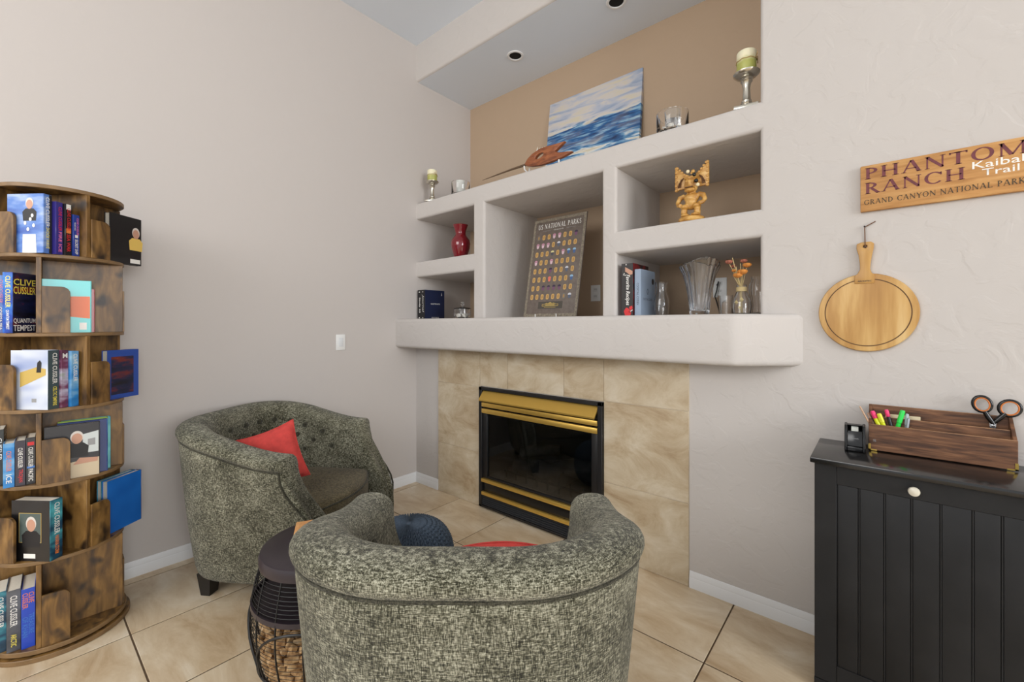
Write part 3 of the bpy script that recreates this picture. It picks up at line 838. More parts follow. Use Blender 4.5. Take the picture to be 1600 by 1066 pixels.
cover_poly(b, [(.036, .012), (.058, .012), (.058, .042), (.036, .042)], -.015, T_WH, 2)

# ---- third tier (rotated)
y = Y0 - .006
m_lb = ramp_mat('cover_sea_blue', [(0.3, (30, 90, 160)), (0.5, (50, 140, 210)), (0.7, (170, 215, 235))], (3, 3, 5), 2.4, 3, 0.3)
b, y = book('light blue hardback with white lettering down the spine, third tier', 3, 0, y, .030, .15, .232, .166, m_lb, m_lb)
spine_text(b, [('CLIVE CUSSLER', .70, .5, .5, T_WH, .05)], .15, .030, .232)
m_pu = ramp_mat('cover_purple_collage', [(0.3, (40, 24, 44)), (0.48, (120, 60, 90)), (0.6, (190, 180, 200)), (0.75, (110, 150, 80))], (3, 3, 7), 2.6, 3, 0.3)
b, y = book('hardback with purple and green pictured spine, third tier', 3, 0, y, .026, .15, .238, .155, m_pu, m_pu)
text('M', b, (.075, 0, .215), (0, 1, 0), (0, 0, 1), T_WH, width=.018, height=.02, bold=.02)
b, y = book('white hardback showing a snowmobile picture on its back cover, third tier', 3, 0, y, .040, .16, .240, .146, colr('slate', (60, 78, 84)), ramp_mat('cover_snow', [(0.35, (150, 165, 205)), (0.5, (205, 212, 226)), (0.65, (232, 236, 240))], (2, 2, 4), 2, 2, 0.3))
spine_text(b, [('CLIVE CUSSLER', .69, .52, .42, T_WH, .1), ('CELTIC EMPIRE', .22, .32, .36, T_YE, .1)], .16, .040, .240)
cover_poly(b, [(-.04, .09), (.07, .14), (.07, .165), (.03, .172), (-.04, .15)], -.020, T_GO, 1, 'cover_photo')
cover_poly(b, [(.03, .15), (.05, .15), (.052, .19), (.045, .20), (.034, .19)], -.020, T_BK, 2, 'cover_photo')
cover_poly(b, [(.01, .03), (.03, .03), (.03, .045), (.01, .045)], -.020, T_GR, 2)
b, _ = book('blue book with a dark pictured cover standing behind the stopper, third tier', 3, 1, Y0 - .062, .028, .155, .225, .196, colr('navyblue', (30, 72, 160)), colr('navyblue', (30, 72, 160)))
cover_poly(b, [(-.06, .02), (.05, .02), (.05, .195), (-.06, .195)], -.014, m_fire, 1, 'cover_photo')

# ---- fourth tier
y = Y0 - .0005
b, y = book('slim black paperback with white lettering and a red dot, fourth tier', 2, 0, y, .026, .125, .19, .152, colr('black3', (24, 22, 26)), colr('black3', (24, 22, 26)))
spine_text(b, [('CLIVE CUSSLER', .58, .42, .5, T_WH, 0), ('PACIFIC', .2, .26, .5, T_WH, 0)], .125, .026, .19)
spine_patch(b, -.009, .009, .158, .172, .125, T_RE); spine_patch(b, -.0105, .0105, .066, .074, .125, T_BL)
b, y = book('dark paperback with red lettering and pale upper spine, fourth tier', 2, 0, y, .028, .125, .182, .150, colr('darkslate', (42, 36, 52)), colr('darkslate', (42, 36, 52)))
spine_text(b, [('CLIVE CUSSLER', .62, .44, .45, T_WH, .0), ('TROJAN', .22, .28, .5, T_RE, 0)], .125, .028, .182)
b, y = book('pale blue and white paperback with orange spine lettering, fourth tier', 2, 0, y, .030, .125, .176, .148, m_lb, m_lb)
spine_text(b, [('CLIVE CUSSLER', .60, .46, .45, T_OR, .0), ('ICE', .2, .2, .5, T_WH, 0)], .125, .030, .176)
b, y = book('large dark hardback with lettering across its top corner, fourth tier left', 2, 0, y, .022, .13, .225, .085, colr('green_black', (26, 34, 36)), colr('green_black', (26, 34, 36)))
text('CLIVE', b, (.0, .011, .205), (-1, 0, 0), (0, 0, 1), T_WH, width=.11, height=.026, bold=.015)
spine_text(b, [('CUSSLER', .65, .4, .5, T_WH, 0)], .13, .022, .225)
y = Y0 - .004
b, y = book('turquoise hardback at the back of the row, fourth tier right', 2, 1, y, .026, .155, .232, .150, ramp_mat('cover_turq', [(0.35, (40, 140, 170)), (0.6, (120, 205, 210))], (3, 3, 5), 3, 2, 0.3), colr('turq', (70, 170, 185)))
b, y = book('green-topped hardback between turquoise and navy ones, fourth tier right', 2, 1, y, .020, .155, .234, .140, colr('lime', (150, 180, 70)), colr('lime', (150, 180, 70)))
b, y = book('navy hardback behind the portrait cover, fourth tier right', 2, 1, y, .022, .155, .230, .138, m_blue2, colr('navy2', (30, 50, 110)))
b, y = book('dark hardback with a grey-haired man leaning on a desk on the cover, fourth tier', 2, 1, y, .026, .165, .226, .112, colr('black4', (22, 22, 30)), colr('black4', (34, 32, 34)))
cover_poly(b, [(-.08, .0), (.080, .0), (.080, .075), (-.08, .06)], -.013, mat('print_tan', (206, 188, 158), 0.4), 1, 'cover_photo')
cover_poly(b, [(.03, .10), (.078, .10), (.078, .19), (.03, .18)], -.013, mat('print_pale', (204, 210, 208), 0.4), 1, 'cover_photo')
cover_poly(b, [(.045, .13), (.068, .13), (.068, .16), (.045, .157)], -.013, T_GR, 2, 'cover_photo')
portrait(b, -.013, .012, .165, .036, T_BK, T_HAIR, 3)
cover_poly(b, [(.0, .055), (.075, .058), (.076, .075), (.02, .082)], -.013, T_SKIN, 8, 'cover_photo')

# ---- fifth tier (rotated)
m_sp5 = ramp_mat('cover_dark_turq', [(0.35, (14, 30, 44)), (0.5, (24, 70, 96)), (0.7, (90, 190, 200))], (3, 3, 5), 2.4, 3, 0.3)
b, y = book('black hardback with a framed portrait of a white-haired man, fifth tier', 1, 0, Y0 - .055, .046, .165, .245, .150, m_sp5, colr('black5', (24, 22, 23)))
spine_text(b, [('CLIVE CUSSLER', .68, .52, .42, T_WH, .05), ('HAVANA STORM', .24, .30, .34, T_OR, .05)], .165, .046, .245)
cover_poly(b, [(-.05, .075), (.045, .075), (.045, .195), (-.05, .195)], -.023, T_GO, 0, 'cover_photo')
cover_poly(b, [(-.048, .077), (.043, .077), (.043, .193), (-.048, .193)], -.023, mat('print_grey_green', (84, 96, 92), 0.5), 1, 'cover_photo')
portrait(b, -.023, .002, .145, .040, T_BK, T_HAIR, 2)
cover_poly(b, [(-.03, .012), (.02, .012), (.02, .030), (-.03, .030)], -.023, T_WH, 2)
m_bb = ramp_mat('cover_plain_blue', [(0.4, (22, 92, 176)), (0.6, (34, 112, 200))], (2, 2, 2), 2, 2, 0.3)
b, y = book('dark blue hardback at the back of the pair, fifth tier right', 1, 1, Y0 - .040, .022, .165, .245, .205, colr('navy5', (24, 40, 84)), colr('tealblue', (40, 130, 160)))
b, y = book('plain bright blue hardback sticking out of the fifth tier', 1, 1, y, .026, .17, .243, .212, colr('navy6', (22, 40, 92)), m_bb)

# ---- bottom tier
y = Y0 - .001
b, y = book('bright blue hardback with orange lettering beside the divider, bottom tier', 0, 0, y, .038, .155, .240, .158, colr('cobalt', (28, 70, 190)), colr('cobalt', (28, 70, 190)))
spine_text(b, [('CLIVE', .84, .18, .4, T_OR, .22), ('CUSSLER', .80, .26, .4, T_OR, -.22), ('TREASURE', .40, .34, .4, T_BL, .22), ('OF KHAN', .36, .34, .4, T_BL, -.22)], .155, .038, .240)
b, y = book('grey hardback with large white lettering down the spine, bottom tier', 0, 0, y, .038, .155, .245, .146, ramp_mat('cover_grey', [(0.35, (40, 42, 48)), (0.6, (96, 98, 104))], (3, 3, 4), 3, 3, 0.35), colr('grey', (70, 72, 78)))
spine_text(b, [('CLIVE CUSSLER', .66, .5, .5, T_WH, 0), ('ARCTIC', .18, .2, .4, T_YE, 0)], .155, .038, .245)
b, y = book('dark teal hardback at the left edge of the photo, bottom tier', 0, 0, y, .030, .13, .242, .120, m_sp5, m_sp5)
spine_text(b, [('CLIVE CUSSLER', .66, .5, .5, T_WH, 0)], .13, .030, .242)

# ---------------------------------------------------------------- black beadboard cabinet
cb = empty('beadboard_cabinet', (0, 0, 0), label='black beadboard tilt-out cabinet with an ivory knob against the right wall', cat='cabinet')
CX0, CX1, CYF_, CZT = 2.857, 3.50, -0.335, 0.862
CM = [M_BLACK]
box('top_board', 2.846, CX1 + .011, -0.357, -0.004, CZT - .020, CZT, M_BLACKTOP, cb, 0.003)
box('side_panel', CX0, CX0 + .018, CYF_ + .019, -.016, 0.0, CZT - .020, M_BLACK, cb, 0.001)
box('side_panel', CX1 - .018, CX1, CYF_ + .019, -.016, 0.0, CZT - .020, M_BLACK, cb, 0.001)
box('back_panel', CX0 + .018, CX1 - .018, -.024, -.016, 0.05, CZT - .020, M_BLACK, cb, 0)
box('bottom_rail', CX0, CX1, CYF_, CYF_ + .018, 0.0, 0.040, M_BLACK, cb, 0.001)
box('bottom_board', CX0 + .018, CX1 - .018, CYF_ + .019, -.024, 0.03, 0.05, M_BLACK, cb, 0)
dr = box('tilt_door', CX0 + .001, CX1 - .001, CYF_ + .009, CYF_ + .018, 0.0425, CZT - .0235, M_BLACK, cb, 0.001)
SX0, SX1, SZ0, SZ1 = 2.924, 3.433, 0.113, 0.772
for nm, a in (('stile', (CX0 + .001, SX0, 0.0425, CZT - .0235)), ('stile', (SX1, CX1 - .001, 0.0425, CZT - .0235)), ('rail', (SX0, SX1, SZ1, CZT - .0235)), ('rail', (SX0, SX1, 0.0425, SZ0))):
    box(nm, a[0] + .0001, a[1] - .0001, CYF_, CYF_ + .009, a[2], a[3], M_BLACK, dr, 0.0012, 1)
edges = [SX0, 2.987, 3.055, 3.123, 3.192, 3.263, 3.324, 3.39, SX1]
for i in range(len(edges) - 1):
    x0, x1 = edges[i], edges[i + 1]
    box('bead_board', x0 + .0032, x1 - .0032, CYF_ + .0022, CYF_ + .009, SZ0 + .0005, SZ1 - .0005, M_BLACK, dr, 0.0016, 2)
    if i: tube('bead', [(x0, CYF_ + .0042, SZ0 + .001), (x0, CYF_ + .0042, SZ1 - .001)], .0022, M_BLACK, dr, 6)
kn = lathe('knob', [(0.006, 0.0), (0.0055, 0.010), (0.012, 0.014), (0.0155, 0.020), (0.014, 0.026), (0.008, 0.029), (0.001, 0.030)], mat('ivory_ceramic', (214, 208, 190), 0.25), dr, 24)
kn.location = (3.128, CYF_, 0.803); kn.rotation_euler = (pi / 2, 0, 0)

# ---------------------------------------------------------------- wire side table with corks
TX, TY = 1.365, -1.476
tb = empty('wire_side_table', (TX, TY, 0), label='barrel-shaped black wire side table between the two armchairs', cat='side table')
M_TABLE = mat('plum_black_metal', (52, 44, 50), 0.35, spec=0.5)
TZ = 0.50
def bar_r(z):   # barrel profile
    K = [(0.0, .190), (.06, .210), (.14, .234), (.22, .246), (.28, .248), (.34, .243), (.40, .232), (.455, .216)]
    for (z0, r0), (z1, r1) in zip(K, K[1:]):
        if z0 <= z <= z1: return r0 + (r1 - r0) * (z - z0) / (z1 - z0)
    return K[-1][1]
lathe('tabletop', [(0.001, TZ - .012), (.200, TZ - .012), (.208, TZ - .045), (.220, TZ - .045), (.222, TZ - .018), (.217, TZ - .004), (.208, TZ), (.12, TZ - .001), (.001, TZ - .001)], M_TABLE, tb, 64)
def ring(name, z, r, rad, seg=6, n=56): return tube(name, [(r * cos(2 * pi * k / n), r * sin(2 * pi * k / n), z) for k in range(n)], rad, M_BLK, tb, seg, True)
for k in range(9): ring('wire_ring', .455 - .0135 * k, bar_r(.455 - .0135 * k), .0016)
lathe('mid_band', [(bar_r(.325) - .004, .316), (bar_r(.325) + .003, .316), (bar_r(.325) + .003, .334), (bar_r(.325) - .004, .334), (bar_r(.325) - .004, .316)], M_TABLE, tb, 56)
lathe('inner_shelf', [(0.001, .318), (bar_r(.325) - .006, .318), (bar_r(.325) - .006, .322), (0.001, .322)], M_TABLE, tb, 40)
ring('lower_hoop', .092, bar_r(.092) + .003, .0055, 8)
ring('base_hoop', .006, bar_r(.006), .006, 8)
for k in range(16):
    a = 2 * pi * k / 16 + .08
    tube('upright_rod', [(bar_r(z) * cos(a), bar_r(z) * sin(a), z) for z in [.006 + .452 * i / 11 for i in range(12)]], .0032, M_BLK, tb, 6)
for q in range(4):     # four arched frames
    pts = []
    for i in range(19):
        t = -1 + 2 * i / 18; a = pi / 4 + q * pi / 2 + t * pi / 4; z = .10 + .20 * sqrt(max(0, 1 - t * t)); r = bar_r(z) + .004
        pts.append((r * cos(a), r * sin(a), z))
    tube('arch', pts, .0046, M_BLK, tb, 6)
V, Fc = [], []
for k in range(19):
    z = .02 + k * .0158
    if abs(z - .092) < .006: continue
    tube_vf([((bar_r(z) - .002) * cos(2 * pi * j / 48), (bar_r(z) - .002) * sin(2 * pi * j / 48), z) for j in range(48)], .0010, 4, True, V, Fc)
for k in range(48):
    for sgn in (1,):
        pts = []
        for i in range(12):
            z = .01 + .305 * i / 11; a = 2 * pi * k / 64 + sgn * i * .028; r = bar_r(z) - .002
            pts.append((r * cos(a), r * sin(a), z))
        tube_vf(pts, .0009, 4, False, V, Fc)
tag(pyd('wire_mesh', V, Fc, M_BLK, tb, True), kind='stuff')
lathe('basket_floor', [(0.001, .012), (bar_r(.014) - .006, .012), (bar_r(.014) - .006, .016), (0.001, .016)], M_BLK, tb, 40)
# corks: loose ones on the side one can see, the rest of the heap inside
M_CORK = ramp_mat('cork', [(0.3, (140, 100, 60)), (0.5, (200, 162, 114)), (0.68, (222, 190, 146)), (0.85, (236, 214, 182))], (30, 30, 30), 1.4, 3, 0.85, rand=60)
CV, CF = lathe_vf([(.0112, -.0225), (.0122, -.0205), (.0122, .0205), (.0112, .0225)], 9)
cme = bpy.data.meshes.new('wine_cork'); cme.from_pydata(CV, [], CF); cme.materials.append(M_CORK); sharp_tmp = bpy.data.objects.new('tmp', cme); sharp(sharp_tmp, 50); bpy.data.objects.remove(sharp_tmp)
rc_ = random.Random(3)
cork_n = 0; heapV, heapF = [], []
cdir = atan2(-2.281 - TY, 3.04 - TX)
def heap_top(r): return .262 - .35 * max(0, r - .06)
z = .030; lay = 0
while z < .27:
    rmax = bar_r(z) - .017
    r = rmax - .012
    while r > .01:
        nn = max(1, int(2 * pi * r / .052)); ph = rc_.random() * 6
        for j in range(nn):
            a = ph + 2 * pi * j / nn
            if z > heap_top(r): continue
            tang = a + pi / 2 + rc_.uniform(-.7, .7); tilt = rc_.uniform(-.3, .3)
            ax = Vector((cos(tang) * cos(tilt), sin(tang) * cos(tilt), sin(tilt)))
            p = Vector((r * cos(a), r * sin(a), z + rc_.uniform(-.004, .004)))
            rot = ax.to_track_quat('Z', 'Y')
            da = abs((a - cdir - radians(40) + pi) % (2 * pi) - pi)
            outer = r > rmax - .03 or z + .027 > heap_top(r)
            if outer and da < 1.75 and cork_n < 290:
                o = bpy.data.objects.new('wine_cork', cme); link(o)
                o.rotation_mode = 'QUATERNION'; o.rotation_quaternion = rot; o.location = (TX + p.x, TY + p.y, p.z)
                tag(o, 'wine cork lying in the heap inside the wire side table', 'cork', 'wine corks in the wire table'); cork_n += 1
            else:
                Mx = rot.to_matrix(); bse = len(heapV)
                heapV += [(Mx @ Vector(v)) + p for v in CV]; heapF += [tuple(bse + i for i in f) for f in CF]
        r -= .027
    z += .0258; lay += 1
hp = tag(pyd('wine_cork_heap', heapV, heapF, M_CORK), 'rest of the cork heap inside the wire side table', 'corks', 'wine corks in the wire table', 'stuff')
hp.location = (TX, TY, 0)
# coaster / small wooden box on the table
cs = empty('wooden_tray', (1.235, -1.462, TZ), radians(62), 'small light wood rectangular board lying on the wire side table', 'board')
box('board', -.062, .062, -.055, .055, 0, .012, ramp_mat('pale_cork_wood', [(0.35, (200, 140, 84)), (0.6, (222, 166, 108))], (6, 2, 6), 6, 4, 0.5), cs, 0.003)
box('raised_lip', -.048, .048, -.042, .042, .012, .0132, MATS['pale_cork_wood'], cs, 0.0006, 1)

# ---------------------------------------------------------------- knitted pouf
PX, PY, PR, PH = 1.25, -0.985, 0.222, 0.355
pf = empty('knitted_pouf', (PX, PY, 0), label='round navy chunky-knit pouf on the floor before the fireplace', cat='pouf')
nu, nv, ncol = 408, 180, 34
V, Fc = [], []
for j in range(nv + 1):
    t = j / nv; ph = -pi / 2 + pi * (0.03 + 0.965 * t)
    se = 0.62
    cr_ = abs(cos(ph)) ** se; sz = math.copysign(abs(sin(ph)) ** 0.85, sin(ph))
    for i in range(nu):
        a = 2 * pi * i / nu
        c = (i / nu * ncol) % 1.0; side = 1 if c < .5 else -1; cc = (c * 2) % 1.0
        lean = (cc - .5) * side
        st = abs(sin(pi * cc)) ** .8 * (0.15 + 0.85 * abs(sin(pi * (t * 26 + lean * 1.6))) ** .8)
        amp = 0.021 * min(1, cr_ * 2.2 + .15)
        r = PR * cr_ - .014 + amp * st * 1.0
        V.append((max(r, .001) * cos(a), max(r, .001) * sin(a), PH / 2 + (PH / 2 - .006) * sz + amp * st * .6 * sin(ph)))
zmin = min(v[2] for v in V); V = [(x, y_, z_ - zmin) for x, y_, z_ in V]
for j in range(nv):
    for i in range(nu):
        i2 = (i + 1) % nu; Fc.append((j * nu + i, j * nu + i2, (j + 1) * nu + i2, (j + 1) * nu + i))
Fc.append(tuple(range(nu - 1, -1, -1))); Fc.append(tuple(range(nv * nu, nv * nu + nu)))
pyd('knit_cover', V, Fc, mat('navy_cotton_cord', (74, 87, 102), 0.9, noise=0.2, nscale=90), pf, True)
lathe('centre_gather', [(.001, 0.004), (.012, .003), (.016, -.004), (.012, -.01)], MATS['navy_cotton_cord'], pf, 16, (0, 0, max(v[2] for v in V) - .004))

# cushions on the chairs (needs chair frames)
def on_chair(ch, lx, ly, lz):
    a = ch.rotation_euler[2]; return (ch.location[0] + cos(a) * lx - sin(a) * ly, ch.location[1] + sin(a) * lx + cos(a) * ly, lz)
pillow('red_cushion', .30, .30, .09, M_RED, 'red square throw cushion standing on its corner in the far armchair', on_chair(ch1, .185, .41, .663), (radians(80), radians(-20), ch1.rotation_euler[2] + radians(105)))
pillow('red_cushion', .28, .26, .10, M_RED, 'red throw cushion peeking over the back of the near armchair', on_chair(ch2, .105, .175, .631), (radians(72), radians(3), ch2.rotation_euler[2]), -0.16)

# ---------------------------------------------------------------- things on the top ledge of the niche
SH = 2.40
cv = empty('canvas_painting', (1.363, .575, SH), rot=(radians(-7.0), 0, 0), label='unframed canvas painting of blue and white waves leaning on the niche wall', cat='painting')
def canvas_mat():
    m, N, L, b = nmat('wave_painting')
    tc = N.new('ShaderNodeTexCoord'); mp = N.new('ShaderNodeMapping'); mp.inputs['Scale'].default_value = (1.6, 1, 9)
    mp.inputs['Rotation'].default_value = (0, radians(-4), 0)
    L.new(tc.outputs['Object'], mp.inputs['Vector'])
    n = N.new('ShaderNodeTexNoise'); n.inputs['Scale'].default_value = 2.3; n.inputs['Detail'].default_value = 8; n.inputs['Distortion'].default_value = 0.5
    L.new(mp.outputs[0], n.inputs['Vector'])
    sea = N.new('ShaderNodeValToRGB'); cr = sea.color_ramp
    for _ in range(4): cr.elements.new(.5)
    for e, (p, c) in zip(cr.elements, [(.30, (24, 44, 86)), (.42, (44, 96, 150)), (.48, (110, 160, 196)), (.53, (226, 228, 226)), (.60, (222, 208, 176)), (.68, (92, 132, 184))]): e.position = p; e.color = (*s2l(c), 1)
    sky = N.new('ShaderNodeValToRGB'); cr = sky.color_ramp
    for _ in range(2): cr.elements.new(.5)
    for e, (p, c) in zip(cr.elements, [(.32, (150, 166, 192)), (.45, (186, 191, 204)), (.55, (212, 205, 200)), (.66, (216, 206, 180))]): e.position = p; e.color = (*s2l(c), 1)
    L.new(n.outputs['Fac'], sea.inputs[0]); L.new(n.outputs['Fac'], sky.inputs[0])
    sp = N.new('ShaderNodeSeparateXYZ'); L.new(tc.outputs['Object'], sp.inputs[0])
    ad = N.new('ShaderNodeMath'); ad.operation = 'MULTIPLY_ADD'; ad.inputs[1].default_value = .16
    L.new(n.outputs['Fac'], ad.inputs[0]); L.new(sp.outputs['Z'], ad.inputs[2])
    r = N.new('ShaderNodeValToRGB'); r.color_ramp.elements[0].position = .59; r.color_ramp.elements[1].position = .615
    L.new(ad.outputs[0], r.inputs[0])
    # dark blue swell just below the skyline
    r3 = N.new('ShaderNodeValToRGB'); cr = r3.color_ramp; cr.elements.new(.5); cr.elements.new(.5)
    for e, (p, v) in zip(cr.elements, [(.38, 0), (.45, .85), (.58, .9), (.60, 0)]): e.position = p; e.color = (v, v, v, 1)
    L.new(ad.outputs[0], r3.inputs[0])
    mp4 = N.new('ShaderNodeMapping'); mp4.inputs['Scale'].default_value = (3, 1, 22); L.new(tc.outputs['Object'], mp4.inputs['Vector'])
    n4 = N.new('ShaderNodeTexNoise'); n4.inputs['Scale'].default_value = 2.0; n4.inputs['Detail'].default_value = 5; L.new(mp4.outputs[0], n4.inputs['Vector'])
    deep = N.new('ShaderNodeValToRGB'); cr = deep.color_ramp; cr.elements.new(.5)
    for e, (p, c) in zip(cr.elements, [(.38, (18, 40, 92)), (.52, (34, 98, 158)), (.64, (150, 188, 210))]): e.position = p; e.color = (*s2l(c), 1)
    L.new(n4.outputs['Fac'], deep.inputs[0])
    m1 = N.new('ShaderNodeMix'); m1.data_type = 'RGBA'; L.new(r3.outputs[0], m1.inputs[0]); L.new(sea.outputs[0], m1.inputs[6]); L.new(deep.outputs[0], m1.inputs[7])
    m2 = N.new('ShaderNodeMix'); m2.data_type = 'RGBA'; L.new(r.outputs[0], m2.inputs[0]); L.new(m1.outputs[2], m2.inputs[6]); L.new(sky.outputs[0], m2.inputs[7])
    L.new(m2.outputs[2], b.inputs['Base Color']); b.inputs['Roughness'].default_value = .6
    bp = N.new('ShaderNodeBump'); bp.inputs['Strength'].default_value = .3; L.new(n4.outputs['Fac'], bp.inputs['Height']); L.new(bp.outputs[0], b.inputs['Normal'])
    return m
M_CAN = canvas_mat()
box('canvas', -.404, .404, -.032, 0.0, .005, .785, M_CAN, cv, 0.003)
box('stretcher_frame', -.396, .396, 0.0, .008, .012, .778, mat('pine_stretcher', (196, 168, 128), .7), cv, 0.001)

def candlestick(x, y, label, sc, rz):
    t = empty('candlestick', (x, y, SH), rz, label, 'candle holder', 'silver candlesticks')
    k = sc
    b0 = box('base', -.052 * k, .052 * k, -.052 * k, .052 * k, 0, .016 * k, M_SILVER, t, .003)
    lathe('stem', [(.040 * k, .016 * k), (.030 * k, .024 * k), (.024 * k, .030 * k), (.027 * k, .036 * k), (.020 * k, .042 * k), (.022 * k, .050 * k), (.018 * k, .056 * k), (.017 * k, .075 * k), (.015 * k, .11 * k), (.020 * k, .135 * k), (.026 * k, .142 * k), (.020 * k, .148 * k), (.028 * k, .155 * k), (.024 * k, .162 * k)], M_SILVER, t, 28)
    lathe('drip_plate', [(.024 * k, .160 * k), (.045 * k, .166 * k), (.056 * k, .176 * k), (.057 * k, .181 * k), (.048 * k, .183 * k), (.001, .181 * k)], M_SILVER, t, 36)
    m, N, L, b = nmat('two_tone_wax')
    tc = N.new('ShaderNodeTexCoord'); sp = N.new('ShaderNodeSeparateXYZ'); L.new(tc.outputs['Object'], sp.inputs[0])
    nz = N.new('ShaderNodeTexNoise'); nz.inputs['Scale'].default_value = 40; L.new(tc.outputs['Object'], nz.inputs['Vector'])
    ad = N.new('ShaderNodeMath'); ad.operation = 'MULTIPLY_ADD'; ad.inputs[1].default_value = .02; L.new(nz.outputs['Fac'], ad.inputs[0]); L.new(sp.outputs['Z'], ad.inputs[2])
    r = N.new('ShaderNodeValToRGB'); cr = r.color_ramp; cr.elements[0].position = .235 * k; cr.elements[1].position = .262 * k
    cr.elements[0].color = (*s2l((176, 178, 96)), 1); cr.elements[1].color = (*s2l((240, 232, 200)), 1)
    L.new(ad.outputs[0], r.inputs[0]); L.new(r.outputs[0], b.inputs['Base Color']); b.inputs['Roughness'].default_value = .4; b.inputs['Subsurface Weight'].default_value = .1
    c = lathe('pillar_candle', [(.001, .181 * k), (.040 * k, .181 * k), (.042 * k, .184 * k), (.042 * k, .276 * k), (.039 * k, .281 * k), (.030 * k, .278 * k), (.001, .276 * k)], m, t, 32)
    tube('wick', [(0, 0, .276 * k), (.002, 0, .284 * k), (.003, .002, .290 * k)], .0012, M_WICK, c, 5)
    M_RAF = mat('raffia', (178, 150, 96), .8)
    tube('raffia_band', [(.0430 * k * cos(2 * pi * i / 28), .0430 * k * sin(2 * pi * i / 28), .236 * k + .002 * sin(i * 1.7)) for i in range(28)], .0022 * k, M_RAF, t, 5, True)
    for d in (-1, 1):
        tube('raffia_tail', [(.038 * k, -.020 * k, .237 * k), (.046 * k, (-.030 + d * .016) * k, .243 * k), (.046 * k, (-.034 + d * .034) * k, .236 * k), (.046 * k, (-.03 + d * .046) * k, .224 * k)], .0018 * k, M_RAF, t, 5)
    return t
candlestick(2.545, .075, 'silver candlestick with cream and green candle on the top ledge by the right wall', 1.04, radians(10))
candlestick(.135, .065, 'silver candlestick with cream and green candle on the top ledge by the left wall', .97, radians(30))

def jar_candle(x, y, r, h, label, inner):
    t = empty('glass_jar', (x, y, SH), 0, label, 'jar', 'glass candle jars on the top ledge')
    lathe('glass', [(.001, .0), (r - .004, .0), (r, .005), (r, h), (r - .002, h + .001), (r - .004, h - .001), (r - .005, .010), (r - .009, .006), (.001, .006)], M_GLASS, t, 40)
    lathe('inner_cup', [(.001, .007), (r * .46, .007), (r * .50, .012), (r * .50, h * 1.12), (r * .47, h * 1.12), (r * .46, h * .7), (.001, h * .68)], inner, t, 28)
    return t
M_FROST = mat('frosted_wax', (214, 214, 206), .35)
M_FGL = glass_mat('inner_glass', (245, 250, 252), .08)
t = jar_candle(2.178, .085, .083, .112, 'round glass jar with white shells on the top ledge right of the painting', M_FGL)
for (dx, dy, s) in ((.01, -.052, 1.0), (-.028, -.045, .8), (.045, -.025, .9), (-.055, -.01, .8), (.05, .02, .9)):
    o = lathe('white_shell', [(.001, -.012 * s), (.012 * s, -.008 * s), (.017 * s, 0), (.012 * s, .010 * s), (.004 * s, .018 * s), (.001, .022 * s)], mat('shell_white', (240, 236, 226), .5), t, 12, (0, 0, 0), 60, lambda a, z_: .18 * cos(a * 5))
    o.location = (dx, dy, .026); o.rotation_euler = (rnd.uniform(-.8, .8), rnd.uniform(-.8, .8), rnd.uniform(0, 6))
jar_candle(.470, .085, .074, .100, 'round glass jar with a frosted inner cup beside the left candlestick', M_FROST)

# carved wooden fish with a long bill on two white holders
fh = empty('carved_fish', (1.35, .05, 0), 0, 'carved brown wooden fish with forked tail and long thin bill, before the painting', 'carving')
M_FISH = ramp_mat('polished_koa', [(0.3, (96, 48, 24)), (0.5, (142, 80, 46)), (0.7, (168, 102, 62))], (3, 3, 12), 4, 5, .3, .5)
OUT = [(1.172, 2.468), (1.195, 2.497), (1.237, 2.522), (1.303, 2.540), (1.36, 2.541), (1.413, 2.537), (1.505, 2.536), (1.455, 2.507), (1.425, 2.490), (1.459, 2.474), (1.51, 2.466), (1.562, 2.455), (1.52, 2.444), (1.481, 2.437), (1.382, 2.428), (1.30, 2.428), (1.229, 2.438), (1.185, 2.452)]
hole = [(1.299 + .036 * cos(t_) * cos(.25) - .015 * sin(t_) * sin(.25) - 1.35, 2.492 + .036 * cos(t_) * sin(.25) + .015 * sin(t_)) for t_ in [2 * pi * i / 18 for i in range(18)]]
prism('fish_body', [(x - 1.35, z_) for x, z_ in OUT], (0, .014, 0), (1, 0, 0), (0, 0, 1), .028, M_FISH, fh, .004, [hole], 2)
tube('bill', [(1.19 - 1.35, 0, 2.466), (1.05 - 1.35, 0, 2.464), (.90 - 1.35, .005, 2.460), (.74 - 1.35, .012, 2.456)], [.010, .007, .005, .0015], mat('dark_bill', (96, 74, 52), .5), fh, 8)
for x_ in (1.182,):
    bm = bmesh.new()
    tt = [(x_ - 1.35 + .014 * cos(a_), z_) for a_, z_ in ()]
    V, Fc = [], []
    tube_vf([(x_ - 1.35, -.030, 2.447), (x_ - 1.35, -.026, 2.425), (x_ - 1.35, 0, 2.412), (x_ - 1.35, .026, 2.425), (x_ - 1.35, .030, 2.447)], .005, 8, False, V, Fc)
    bm.free()
    pyd('white_cradle', V, Fc, M_WHITE, fh, True, 50)
    lathe('cradle_foot', [(.018, 2.400), (.018, 2.404), (.007, 2.408), (.006, 2.413)], M_WHITE, fh, 20, (x_ - 1.35, 0, 0))
tube('rear_post', [(.10, 0, 2.401), (.10, 0, 2.432)], .006, M_WHITE, fh, 8)
for i, x_ in enumerate((1.272, 1.292, 1.312, 1.335)):
    pyd('white_inlay', [(x_ - 1.35 - .003, -.004, 2.536), (x_ - 1.35 + .003, -.004, 2.538), (x_ - 1.35 + .003, .004, 2.538), (x_ - 1.35 - .003, .004, 2.536), (x_ - 1.35 + .004, 0, 2.552 + (.014 if i == 0 else 0))], [(0, 1, 4), (1, 2, 4), (2, 3, 4), (3, 0, 4), (3, 2, 1, 0)], mat('bone_white', (238, 234, 222), .5), fh)

